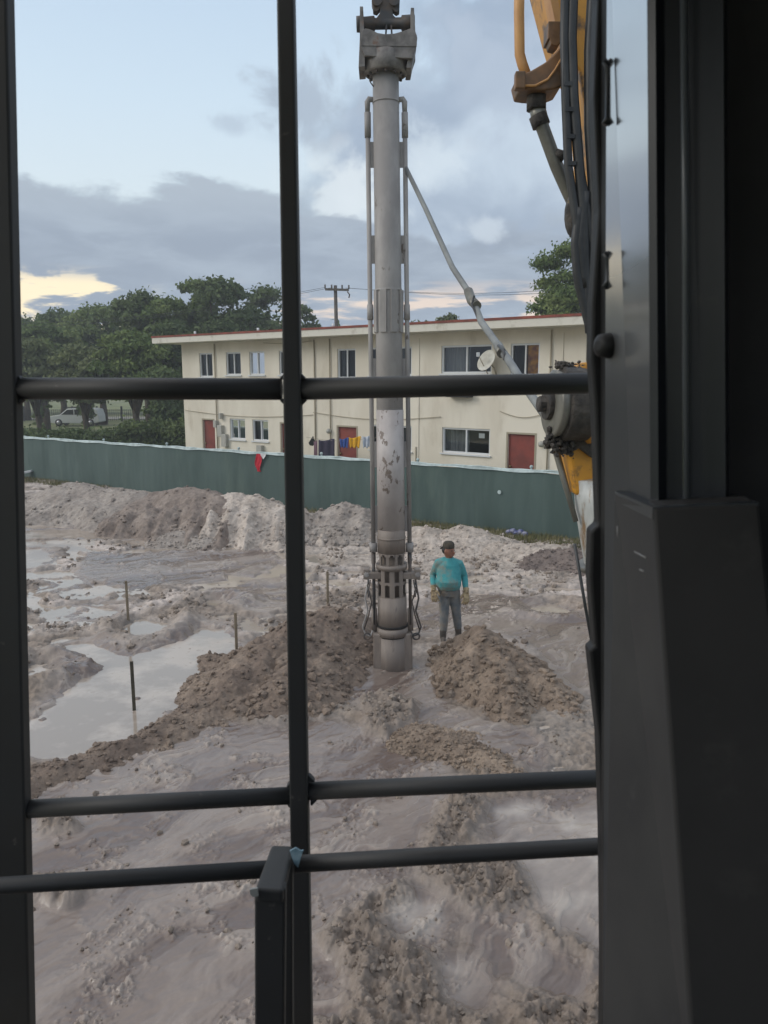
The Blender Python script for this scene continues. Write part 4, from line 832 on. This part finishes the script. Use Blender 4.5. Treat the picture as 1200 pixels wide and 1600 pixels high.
# joints (x right in picture)
hipL, hipR = Q(.085,0,.90), Q(-.085,0,.90); knL, knR = Q(.135,.0,.49), Q(-.075,-.05,.49); anL, anR = Q(.185,.10,.10), Q(-.09,-.06,.09)
shL, shR = Q(.170,.01,1.355), Q(-.18,.01,1.37); elL, elR = Q(.265,.07,1.12), Q(-.262,.09,1.14); wrL, wrR = Q(.285,-.07,.89), Q(-.262,-.10,.94)
hd_ = Q(-.015,-.01,1.60); fd = Vector((.76,-.64,-.04)).normalized(); rt = Vector((.64,.76,0)).normalized()   # face direction
def torso(mb, g, zlo=.86, belly=1.0):
    prof = [(.84,.13,.11,0),(.92,.160,.145,-.02),(1.0,.176,.170,-.045),(1.08,.178,.178,-.055),(1.18,.172,.155,-.035),(1.28,.176,.130,-.01),(1.35,.165,.12,0),(1.41,.115,.095,.01),(1.455,.075,.07,.01)]
    rings = [];n = 20
    for zz, a, b_, yo in prof:
        if zz < zlo: continue
        wd_ = 1.10 if zz < 1.3 else 1.03
        rings.append([Q(-.005+math.cos(2*math.pi*k/n)*(a*wd_+g), yo+math.sin(2*math.pi*k/n)*(b_+g), zz) for k in range(n)])
    vs_ = [v for r in rings for v in r]; mb.add(vs_, [(i*n+k, i*n+(k+1) % n, (i+1)*n+(k+1) % n, (i+1)*n+k) for i in range(len(rings)-1) for k in range(n)]+[tuple(range(n-1,-1,-1)), tuple(range((len(rings)-1)*n, len(rings)*n))], True); return mb
bd = torso(MB(), -.012)
bd.tube([Q(0,.01,1.40), Q(-.005,0,1.50), Q(-.01,-.005,1.58)], [.07,.06,.055], 14)
HS = 1.14
def grow(mb, c, k): c = Vector(c); mb.v = [tuple(c+(Vector(v)-c)*k) for v in mb.v]; return mb
hb_ = MB()
hb_.ball(hd_, (.078,.088,.112), 20, 14); hb_.ball(hd_+fd*.022+Vector((0,0,-.055)), (.06,.062,.06), 16, 10)
nz0 = hd_+fd*.092+Vector((0,0,-.012)); hb_.tube([hd_+fd*.075+Vector((0,0,.02)), nz0+fd*.012+Vector((0,0,-.012)), nz0+Vector((0,0,-.03))], [.009,.016,.013], 8)
hb_.tube([hd_+fd*.078+rt*-.024+Vector((0,0,-.066)), hd_+fd*.088+Vector((0,0,-.066)), hd_+fd*.078+rt*.024+Vector((0,0,-.066))], [.007,.010,.007], 8)
for s_ in (-1, 1):
    hb_.ball(hd_+rt*s_*.08+Vector((0,0,-.012)), (.014,.022,.032), 8, 6); hb_.tube([hd_+fd*.078+rt*s_*.014+Vector((0,0,.026)), hd_+fd*.07+rt*s_*.045+Vector((0,0,.026))], .010, 8)
grow(hb_, hd_, HS); bd.add(hb_.v, hb_.f, True)
for a, b_, c_ in ((shL, elL, wrL), (shR, elR, wrR)): bd.tube([a, a.lerp(b_, .5), b_, b_.lerp(c_, .4), c_], [.055,.048,.04,.038,.028], 12)
for a, b_, c_ in ((hipL, knL, anL), (hipR, knR, anR)): bd.tube([a, a.lerp(b_, .5), b_, b_.lerp(c_, .35), c_], [.085,.075,.055,.055,.038], 12)
blob('body', bd, skin, ww, .009)
sm_ = torso(MB(), .014, .90)
for a, b_, c_ in ((shL, elL, wrL), (shR, elR, wrR)):
    ce = b_.lerp(c_, .93); sm_.tube([Vector((ox+(a.x-ox)*.35, a.y, a.z+.035)), a, a.lerp(b_, .3), a.lerp(b_, .7), b_, b_.lerp(c_, .5), ce], [.075,.076,.073,.066,.058,.052,.044], 14)
sm_.tube([Q(0,.012,1.44), Q(-.004,.006,1.485)], [.085,.066], 14)
blob('shirt', sm_, shirt_m, ww, .011, 3)
jn = MB(); n = 20; rings = []
for zz, a, b_ in ((.80,.160,.12),(.88,.176,.14),(.96,.182,.15)): rings.append([Q(math.cos(2*math.pi*k/n)*a-.003, math.sin(2*math.pi*k/n)*b_-.012, zz) for k in range(n)])
jn.add([v for r in rings for v in r], [(i*n+k, i*n+(k+1) % n, (i+1)*n+(k+1) % n, (i+1)*n+k) for i in range(2) for k in range(n)]+[tuple(range(n-1,-1,-1)), tuple(range(2*n, 3*n))], True)
for a, b_, c_ in ((hipL, knL, anL), (hipR, knR, anR)): jn.tube([a+Vector((0,0,.03)), a.lerp(b_, .3), a.lerp(b_, .7), b_, b_.lerp(c_, .3), b_.lerp(c_, .75)], [.100,.100,.090,.077,.074,.068], 14)
blob('jeans', jn, jean_m, ww, .011, 3)
for c_, k_, dr in ((anL, knL, Vector((.35,-.94,0))), (anR, knR, Vector((-.05,-1,0)))):
    bt = MB(); dr = dr.normalized(); top = k_.lerp(c_, .45); foot = Vector((c_.x, c_.y, oz+.035)); bt.tube([top, c_.lerp(top, .4), c_, foot+Vector((0,0,.02))], [.068,.062,.056,.052], 14)
    bt.tube([foot-dr*.06, foot+dr*.03, foot+dr*.12, foot+dr*.175], [.038,.044,.042,.028], 12); bt.ball(foot-dr*.05, (.045,.045,.04)); blob('boot', bt, boot_m, ww, .009, 2)
for s_, w_, el_ in ((1, wrL, elL), (-1, wrR, elR)):
    gl = MB(); dn = (w_-el_).normalized(); dn = (dn+Vector((-s_*.1,-.15,-.6))).normalized(); ac = Vector((-s_*.85,-.5,0)); ac = (ac-dn*ac.dot(dn)).normalized(); th_ = dn.cross(ac)
    gl.tube([w_-dn*.05, w_, w_+dn*.03], [.044,.036,.038], 12); pc = w_+dn*.065
    gl.hexa([w_+dn*.015+ac*.036+th_*.016, w_+dn*.015-ac*.036+th_*.016, w_+dn*.105-ac*.046+th_*.014, w_+dn*.105+ac*.046+th_*.014], [w_+dn*.015+ac*.036-th_*.018, w_+dn*.015-ac*.036-th_*.018, w_+dn*.105-ac*.046-th_*.014, w_+dn*.105+ac*.046-th_*.014])
    inw = Vector((-s_*.4,.9,0)); inw = (inw-dn*inw.dot(dn)).normalized()
    for i, (o_f, ln_) in enumerate(((-.036,.062),(-.012,.074),(.012,.08),(.036,.072))):
        k0 = w_+dn*.10+ac*o_f; k1 = k0+dn*ln_*.5+inw*.008+ac*o_f*.15; k2 = k0+dn*ln_*.85+inw*.035+ac*o_f*.2; k3 = k0+dn*ln_*.95+inw*.055+ac*o_f*.2; gl.tube([k0, k1, k2, k3], [.0125,.012,.011,.009], 8)
    gl.tube([w_+dn*.03+ac*.034, w_+dn*.06+ac*.06+inw*.012, w_+dn*.10+ac*.068+inw*.03], [.016,.014,.011], 8)
    grow(gl, w_, 1.22); blob('glove', gl, glove_m, ww, .0055, 2)
cp = MB(); n = 20; rg_ = []
for zz, a in ((.035,.090),(.06,.093),(.09,.090),(.115,.078),(.132,.055),(.14,.02)): rg_.append([hd_+Vector((math.cos(2*math.pi*k/n)*a*.95, math.sin(2*math.pi*k/n)*a*1.03, zz)) for k in range(n)])
cp.add([v for r in rg_ for v in r], [(i*n+k, i*n+(k+1) % n, (i+1)*n+(k+1) % n, (i+1)*n+k) for i in range(5) for k in range(n)]+[tuple(range(5*n, 6*n)), tuple(range(n-1,-1,-1))], True)
bk = -fd; cp.prism([hd_+bk*.07+rt*.055+Vector((0,0,.045)), hd_+bk*.12+rt*.05+Vector((0,0,.0)), hd_+bk*.13+Vector((0,0,-.01)), hd_+bk*.12-rt*.05+Vector((0,0,.0)), hd_+bk*.07-rt*.055+Vector((0,0,.045))], (0,0,.012))
grow(cp, hd_, HS).build('cap', cap_m, ww, .004); 
hr = grow(MB().ball(hd_+bk*.02+Vector((0,0,.0)), (.084,.088,.075), 18, 10), hd_, HS).build('hair', mat('dark_hair', (.015,.012,.01), .7), ww)
for s_ in (-1, 1): grow(MB().ball(hd_+fd*.079+rt*s_*.031+Vector((0,0,.008)), (.012,.012,.007), 10, 6), hd_, HS).build('eye', mat('eye_dark', (.02,.015,.012), .3), ww)

# ------------------------------------------------------------------ excavator arm seen at the right
m_yel = mat('worn_yellow_paint', lin((205,146,48)), .45, c2=lin((188,132,50)), scale=3, c3=lin((96,76,56)), scale3=6, lo3=.50, hi3=.60, bump=.2, bscale=20)
m_yel2 = mat('pale_yellow_pipe', lin((200,150,90)), .5, c2=lin((180,130,80)), scale=4)
m_brn = mat('brown_painted_bracket', lin((128,92,58)), .5, c2=lin((90,70,50)), scale=6)
m_hose = mat('black_hose', (.018,.019,.021), .45, c2=(.035,.036,.038), scale=6)
m_grease = mat('greasy_black_steel', lin((82,76,70)), .55, .1, c2=lin((48,45,43)), scale=14, c3=lin((130,110,70)), scale3=16, lo3=.64, hi3=.7, bump=.9, bscale=25, bdist=.03)
m_gsteel = mat('scuffed_grey_steel', lin((122,120,112)), .4, .3, c2=lin((98,96,90)), scale=4)
m_wht = mat('scuffed_white_cylinder', lin((190,192,190)), .4, c2=lin((160,162,160)), scale=3, c3=lin((128,104,76)), scale3=3.0, lo3=.53, hi3=.60, stretch=(2,2,.7))
AD = 4.2
arm = empty('excavator_arm', P(900, 640, AD), 'yellow machine arm with hoses, pipes and greasy pivot joint at the right of the view', 'machine arm')
def pts_(l, d=AD): return [P(q[0], q[1], q[2] if len(q) > 2 else d) for q in l]
MB().tube(pts_([(812,-60),(811,20),(812,85),(816,100),(826,128)]), .026, 16).build('pressure_pipe', m_yel2, arm)
MB().prism(pts_([(845,-60),(1010,-60),(1010,300),(925,300),(918,200),(905,110),(880,72),(868,30)], AD+.12), (0, .35, 0)).build('boom_plate', m_yel, arm, .01)
MB().prism(pts_([(848,-60),(862,-60),(884,70),(876,75)], AD+.05), (0, .12, 0)).build('boom_edge', m_yel2, arm)
MB().box(P(862, 55, AD), (.06, .12, .08)).lathe(P(868, 62, AD-.06), (0,1,0), [(0,.03),(.1,.03)], 6, False).build('bracket_bolt', m_brn, arm, .004)
up_ = [(808,117),(830,110),(852,97),(868,82),(878,70)]; lo_ = [(878,134),(866,139),(846,141),(826,140),(813,138)]
MB().prism(pts_(up_+lo_, AD-.08), (0, .2, 0)).build('pipe_bracket', m_brn, arm, .008)
MB().tube(pts_([(815,134),(836,134),(856,124),(868,108),(877,92)], AD-.09), .006, 6).build('bracket_lip', m_yel2, arm)
MB().box(P(812,127,AD-.09), (.05,.05,.08)).build('bracket_foot', m_brn, arm, .006)
MB().tube(pts_([(835,140),(838,152),(838,172)]), [.03,.05,.05], 16).build('elbow', m_grease, arm)
MB().tube(pts_([(838,165),(842,180),(848,200),(870,260),(888,300),(905,338)]), [.038,.042,.034,.034,.034,.03], 16).build('grey_pipe', m_gsteel, arm)
MB().tube(pts_([(840,180),(846,197)]), .046, 16).build('pipe_clamp', m_grease, arm); MB().tube(pts_([(868,238),(882,246)], AD-.02), [.02,.03], 10).build('pipe_clamp', m_grease, arm)
for l, r in (([(884,-60),(882,60),(884,160),(888,260),(900,340),(908,420),(925,470)], .022), ([(897,-60),(893,60),(896,150),(905,260),(912,340),(915,430),(922,520)], .026), ([(930,-60),(922,80),(922,200),(930,330),(926,480),(936,560)], .03), ([(892,60),(885,180),(888,260),(903,330)], .012), ([(905,325),(899,380),(902,430),(916,490),(926,530)], .024), ([(915,300),(906,380),(914,450)], .026), ([(903,240),(918,330),(930,420)], .02)):
    pp = pts_(l, AD-.15); MB().tube([pp[0].lerp(pp[0], 0)]+sum([[pp[i].lerp(pp[i+1], k/4) for k in (1,2,3,4)] for i in range(len(pp)-1)], []), r, 12).build('hose', m_hose, arm)
for k, py in enumerate((132, 172, 214, 256)): MB().box(P(887+k*2, py, AD-.16), (.04, .03, .02)).build('hose_clip', m_hose, arm)
MB().tube(pts_([(880,-20),(880,130),(886,260),(894,300)], AD-.16), .008, 8).build('cable', m_hose, arm)
MB().ball(P(900,335,AD-.1), (.06,.06,.12)).ball(P(908,400,AD-.1), (.04,.05,.2)).build('hose_fitting', m_grease, arm)
# pivot joint
jc = P(876, 632, AD); jax = Vector((-.990, -.125, .03)).normalized()
MB().lathe(jc-jax*.10, jax, [(-.06,.19),(-.0,.200),(.10,.200),(.11,.17)], 40).build('pivot_housing', m_grease, arm, .004)
MB().lathe(jc, jax, [(-.02,.165),(.045,.185),(.055,.17),(.06,.10)], 40).build('pivot_disc', m_gsteel, arm)
MB().lathe(jc+jax*.055, jax, [(0,.085),(.03,.085),(.035,.05)], 24).lathe(jc+jax*.09, jax, [(-.01,.045),(.035,.045),(.04,.03)], 6, False).build('pivot_bolt', m_grease, arm, .003)
MB().lathe(jc-jax*.16, jax, [(-.5,.13),(0,.13)], 28).lathe(jc-jax*.16, jax, [(-.04,.2),(.0,.21),(.02,.19)], 32).build('pivot_pin', m_yel, arm)
rgk = random.Random(9); qs = []
for i in range(330): t_ = rgk.random(); qs.append((P(857+t_*38+rgk.gauss(0,3), 682+t_*16+rgk.gauss(0,9), AD+rgk.uniform(-.06,.1)), rgk.uniform(.004,.02)))
for i in range(110): qs.append((P(886+rgk.gauss(0,9), 573+rgk.gauss(0,3.5), AD+rgk.uniform(0,.1)), rgk.uniform(.004,.016)))
qa = np.array([tuple(q[0]) for q in qs]); cv, cf = clods(qa[:,0], qa[:,1], qa[:,2], np.array([q[1] for q in qs])); npmesh('grease_lumps', cv-np.array([0,0,0]), cf, m_grease, arm, False)['kind'] = 'stuff'

MB().prism(pts_([(882,684),(888,712),(893,745),(897,774),(1000,792),(1000,566),(905,566),(899,600)], AD+.04), (0, .3, 0)).build('yellow_arm_end', m_yel, arm, .03, 3)
MB().prism(pts_([(868,680),(878,700),(884,694),(893,708),(905,700),(925,716),(1000,705),(1000,600),(930,604),(905,590),(888,600),(882,640)], AD+.0), (0, .06, 0)).build('greasy_shroud', m_grease, arm, .01)
MB().tube(pts_([(942,742),(948,790),(958,880),(970,980),(985,1100),(1000,1250)], AD+.1), [.165,.175,.16,.15,.15,.15], 32).build('hydraulic_cylinder', m_wht, arm)
MB().tube(pts_([(948,872),(950,880)], AD+.1), [.168,.168], 32).build('cylinder_seam', m_gsteel, arm)
MB().tube(pts_([(898,850),(915,950),(935,1060)], AD+.0), .009, 8).build('cylinder_line', m_hose, arm)
# jointed grey bar from the probe to the arm
brc = empty('guide_bar', P(745, 480, 8.5), 'long slender grey bar slanting from the probe down to the pivot joint', 'brace bar')
L1 = [(634,262,11.3),(665,326,10.8),(707,418,10.0),(738,465,9.2),(752,503,8.6),(794,562,6.9),(826,612,5.7),(856,655,4.55)]
MB().tube(pts_(L1), [.030,.033,.036,.037,.037,.036,.031,.026], 14).build('bar', mat('grey_painted_bar', lin((128,131,130)), .55, c2=lin((108,110,110)), scale=2), brc)
MB().tube(pts_([(732,455,9.25),(737,470,9.1),(745,478,8.9)]), .055, 12).build('bar_coupling', m_gsteel, brc); MB().tube(pts_([(778,540,7.4),(784,552,7.1)]), .045, 12).build('bar_coupling', m_gsteel, brc)
MB().tube(pts_([(741,462,8.9),(737,476,8.9),(746,496,8.7),(756,506,8.5)]), .012, 8).build('tie_wire', m_hose, brc); MB().tube(pts_([(779,540,7.2),(787,549,7.0),(789,562,6.9)]), .014, 8).build('tie_wire', m_hose, brc)
MB().tube(pts_([(860,676,4.4),(868,702,4.35),(882,752,4.3),(900,815,4.25)]), [.02,.02,.018,.014], 10).build('lower_strap', m_gsteel, arm)

# ------------------------------------------------------------------ window guard
m_bar = mat('black_guard_paint', (.031,.030,.030), .58, c2=(.032,.032,.033), scale=14, c3=(.12,.112,.10), scale3=26, lo3=.655, hi3=.74, bump=.12, bscale=60, bdist=.002)
GD = 1.30
grd = empty('window_guard', P(460, 600, GD), 'black steel bar guard over the cab window', 'window guard')
def bar4(l0, r0, l1, r1, dep=.03, d=GD, name='vertical_bar', bev=.004):   # flat faced bar between image heights -150 and 1750
    y0, y1 = -150, 1750; ex = lambda a, b_, y: a+(b_-a)*y/1600
    f = [P(ex(l0, l1, y0), y0, d), P(ex(r0, r1, y0), y0, d), P(ex(r0, r1, y1), y1, d), P(ex(l0, l1, y1), y1, d)]
    return MB().hexa(f, [p+Vector((0, dep, 0)) for p in f]).build(name, m_bar, grd, bev, 3)
bar4(-34, 10, -46, 46, .03)
bar4(432, 459, 458, 487, .034)
def hb(l, r0, r1, d=GD+.021, name='horizontal_bar'): return MB().tube(pts_(l, d), [r0, r1], 20).build(name, m_bar, grd)
k_ = GD/F
hb([(26,607),(440,608)], 17*k_, 17*k_); hb([(468,608),(1060,596)], 17*k_, 16*k_)
hb([(42,1264),(455,1243)], 18*k_*.86, 17*k_*.86, GD+.021); hb([(482,1236),(1060,1211)], 17.5*k_*.86, 17*k_*.86, GD+.021)
for (cx, cy, sx_, sy_) in ((444,588,-1,-1),(444,628,-1,1),(470,588,1,-1),(472,628,1,1),(484,1218,1,-1),(488,1254,1,1),(455,1226,-1,-1),(456,1262,-1,1),(26,590,1,-1),(28,628,1,1)):
    MB().prism(pts_([(cx-sx_*3, cy-sy_*5), (cx+sx_*8, cy-sy_*5), (cx+sx_*6, cy-sy_*1), (cx, cy+sy_*5), (cx-sx_*3, cy+sy_*6)], GD+.01), (0, .014, 0)).build('weld_gusset', m_bar, grd, .002)
rail = MB().tube(pts_([(-80,1390),(0,1384),(420,1358)], 1.12), [15.5*1.12/F*.92]*3, 20).tube(pts_([(462,1350),(700,1336),(945,1322),(1052,1324)], 1.12), [15.5*1.12/F*.92]*4, 20).build('horizontal_bar', m_bar, grd)
MB().hexa(pts_([(397,1396),(446,1390),(443,1760),(398,1760)], .98), [p+Vector((0,.02,0)) for p in pts_([(399,1396),(446,1390),(443,1760),(398,1760)], .98)]).build('handle_post', m_bar, grd, .004, 3)
MB().hexa(pts_([(438,1340),(457,1336),(457,1760),(438,1760)], 1.10), [p+Vector((0,.02,0)) for p in pts_([(438,1340),(457,1336),(457,1760),(438,1760)], 1.10)]).build('handle_post', m_bar, grd, .003, 3)
ta, tb = pts_([(398,1388),(442,1391)], .97), pts_([(424,1320),(458,1321)], 1.12)
MB().hexa([ta[0], ta[1], tb[1], tb[0]], [p+Vector((0,0,-.022)) for p in (ta[0], ta[1], tb[1], tb[0])]).build('handle_arm', m_bar, grd, .005, 3)
m_tape = mat('pale_blue_tape', lin((150,175,185)), .6, c2=lin((110,140,155)), scale=60)
MB().prism(pts_([(453,1330),(462,1325),(470,1330),(474,1329),(470,1340),(466,1356),(460,1350),(456,1340)], 1.07), (0,.003,0)).build('tape_scrap', m_tape, grd)
MB().prism(pts_([(390,1390),(402,1388),(404,1400),(396,1402),(391,1398)], .965), (0,.003,0)).build('tape_scrap', mat('clear_tape', lin((140,142,140)), .4), grd)

# ------------------------------------------------------------------ operator cab (camera is inside)
m_cab = mat('black_cab_paint', (.017,.020,.026), .34, c2=(.024,.028,.034), scale=3, c3=(.05,.05,.05), scale3=9, lo3=.62, hi3=.8, bump=.05, bscale=20, bdist=.002)
m_gloss = mat('scuffed_gloss_black_paint', (.022,.025,.030), .16, c2=(.035,.037,.04), scale=3, lo=.4, hi=.6, rough2=.30, bump=.10, bscale=7, bdist=.004, stretch=(1,1,.25), spec=1.0, coat=1.0)
m_gloss.node_tree.nodes['Principled BSDF'].inputs['IOR'].default_value = 2.0; m_gloss.node_tree.nodes['Principled BSDF'].inputs['Coat Roughness'].default_value = .12; m_gloss.node_tree.nodes['Principled BSDF'].inputs['Coat IOR'].default_value = 1.7
m_int = mat('dark_cab_trim', (.046,.044,.044), .8, c2=(.036,.035,.035), scale=5)
m_rub = mat('black_rubber_seal', (.010,.010,.011), .6, bump=.3, bscale=40, bdist=.004)
cab = empty('operator_cab', (0, 0, 3.1), 'dark interior corner of the machine cab filling the right side', 'cab')
Y0, Y1 = -200, 1800
def strip(x0t, d0, x1t, d1, m, name, x0b=None, x1b=None, th=.03, ya=Y0, yb=Y1, bev=.0):
    """plan-view wall strip from (x0,d0) to (x1,d1), top and bottom image x given at y=0 and y=1600"""
    x0b = x0t if x0b is None else x0b; x1b = x1t if x1b is None else x1b; e = lambda a, b_, y: a+(b_-a)*y/1600
    f = [P(e(x0t, x0b, ya), ya, d0), P(e(x1t, x1b, ya), ya, d1), P(e(x1t, x1b, yb), yb, d1), P(e(x0t, x0b, yb), yb, d0)]
    nrm = (f[1]-f[0]).cross(f[3]-f[0]).normalized(); nrm = nrm if nrm.y > 0 or nrm.x > 0 else -nrm; nrm = Vector((abs(nrm.x), abs(nrm.y), 0)).normalized()
    return MB().hexa(f, [p+nrm*th for p in f]).build(name, m, cab, bev, 2)
strip(930, 1.06, 950, 1.02, m_rub, 'window_seal', 940, 946, .05)
strip(948, 1.0, 1012, .82, m_gloss, 'window_reveal', 942, 1022, .02)
strip(1011, .819, 1024, .812, m_cab, 'pillar_edge', 1022, 1034, .02)
strip(1024, .825, 1064, .815, m_cab, 'pillar_face', 1034, 1070, .02)
MB().tube([P(1067, -200, .80), P(1074, 800, .80)], .0035, 10).build('highlight_bead', mat('edge_highlight', (.10,.11,.12), .3), cab)  # paler bead added to paint the highlight along the pillar's vertical edge
strip(1066, .82, 1130, .80, m_cab, 'pillar_face', 1078, 1138, .02)
strip(1130, .84, 1420, .80, mat('side_trim_cloth', (.040,.038,.039), .9, c2=(.030,.029,.030), scale=6), 'side_trim', 1138, 1420, .02)
# seal with an irregular, bulged edge
sl = [(922,-200),(934,0),(928,150),(936,330),(926,470),(924,560),(930,640),(934,760),(936,820),(924,830),(922,900),(930,1010),(921,1016),(926,1060),(936,1150),(941,1300),(943,1500),(940,1800)]
MB().prism(pts_([(a, b_) for a, b_ in sl]+[(955,1800),(955,-200)], 1.04), (0, .03, 0)).build('hanging_seal', m_rub, cab, .004)
for yy, hh in ((95, 90), (395, 45)): MB().tube(pts_([(944,yy),(951,yy+10),(950,yy+hh),(944,yy+hh+10)], .995), .004, 8).build('seal_clip', m_cab, cab)
MB().lathe(P(950, 540, .985), Vector((-.9,-.4,0)), [(-.02,.012),(.0,.016),(.012,.014),(.016,.006)], 16).build('rubber_stop', m_rub, cab)
gt = m_gloss.node_tree; gb_ = gt.nodes['Principled BSDF']; gc = gt.nodes.new('ShaderNodeTexCoord'); gs = gt.nodes.new('ShaderNodeSeparateXYZ'); gt.links.new(gc.outputs['Object'], gs.inputs[0])
def gmap(a, b_, sock):
    q = gt.nodes.new('ShaderNodeMapRange'); q.interpolation_type = 'SMOOTHSTEP'; q.inputs[1].default_value = 4.36; q.inputs[2].default_value = 4.60; q.inputs[3].default_value = a; q.inputs[4].default_value = b_; gt.links.new(gs.outputs[2], q.inputs[0])
    for l in list(gb_.inputs[sock].links): gt.links.remove(l)
    gt.links.new(q.outputs[0], gb_.inputs[sock])
gmap(.60, .17, 'Roughness'); gmap(.0, 1.0, 'Coat Weight'); gmap(1.35, 2.9, 'IOR')
# lower console box
bx_l = pts_([(960,768)], .93)+pts_([(1020,794)], .76)+pts_([(1092,1800)], .62)+pts_([(938,1800)], .80)
MB().hexa(bx_l, [p+Vector((.05, .03, 0)) for p in bx_l]).build('console_side', mat('grey_console_side', (.032,.032,.033), .6, c2=(.022,.022,.024), scale=6, c3=(.062,.062,.062), scale3=12, lo3=.62, hi3=.8), cab, .003)
bx_f = pts_([(1021,794)], .758)+pts_([(1186,786)], .74)+pts_([(1290,1800)], .60)+pts_([(1093,1800)], .618)
MB().hexa(bx_f, [p+Vector((.01, .05, 0)) for p in bx_f]).build('console_front', mat('console_black', (.015,.0145,.0145), .75, c2=(.021,.020,.020), scale=5, c3=(.042,.040,.038), scale3=7, lo3=.58, hi3=.75), cab, .003)
bx_t = pts_([(961,767)], .93)+pts_([(1020,793)], .76)+pts_([(1186,785)], .74)+pts_([(1130,765)], .93); 
MB().hexa(bx_t, [p+Vector((0, 0, -.012)) for p in bx_t]).build('console_top', m_cab, cab)
for (a, b_, c_, d_) in ((992,862,1010,872),(965,822,966,845),(1000,890,1006,893)):
    t0 = (a-960)/60; MB().tube([P(a, b_, .93-.17*(a-960)/60-.004), P(c_, d_, .93-.17*(c_-960)/60-.004)], .0012, 6).build('scratch_mark', mat('bare_scratch', (.16,.16,.16), .5), cab)
# cab shell around the camera
def cbox(c, s_, name, m=m_int): return MB().box(c, s_).build(name, m, cab)
cbox((-.05, -.1, 5.22), (2.0, 2.3, .06), 'roof_panel'); cbox((-.05, -.15, 2.98), (2.0, 2.0, .06), 'floor_panel'); cbox((-.05, -1.22, 3.5), (2.0, .05, .95), 'rear_wall')
cbox((.93, -.2, 4.1), (.05, 1.9, 2.18), 'side_wall'); cbox((-1.02, -1.0, 4.1), (.05, .4, 2.18), 'rear_pillar'); cbox((-1.02, .1, 3.3), (.04, 1.8, .6), 'left_lower_panel'); cbox((-1.02, 1.0, 4.1), (.06, .06, 2.18), 'left_front_pillar')
cbox((-.35, 1.0, 3.15), (1.3, .05, .3), 'front_sill')
# sweep: nothing named by code, all loose pieces parented

# haze volume added to lighten far trees, in place of the cab glass veil
hz = MB().box((10, 70, 14), (340, 180, 30)); hm = bpy.data.materials.new('haze_veil'); hm.use_nodes = True; t = hm.node_tree; t.nodes.clear(); o_ = t.nodes.new('ShaderNodeOutputMaterial'); pv = t.nodes.new('ShaderNodeVolumePrincipled')
pv.inputs['Color'].default_value = (.86,.9,.95,1); pv.inputs['Density'].default_value = .0016; t.links.new(pv.outputs[0], o_.inputs['Volume']); tag(hz.build('haze', hm), kind='stuff')
# put every single-mesh thing's origin at its own base
for o in list(scene.objects):
    if o.type == 'MESH' and o.parent is None and not o.children and not o.get('kind'):
        n = len(o.data.vertices)
        if n == 0: print('EMPTY', o.name, o['label']); continue
        c = np.empty(n*3, np.float32); o.data.vertices.foreach_get('co', c); c = c.reshape(-1, 3)
        b0 = np.array([(c[:,0].min()+c[:,0].max())/2, (c[:,1].min()+c[:,1].max())/2, c[:,2].min()], np.float32); o.data.vertices.foreach_set('co', (c-b0).ravel()); o.location = [float(v) for v in b0]; o.data.update()
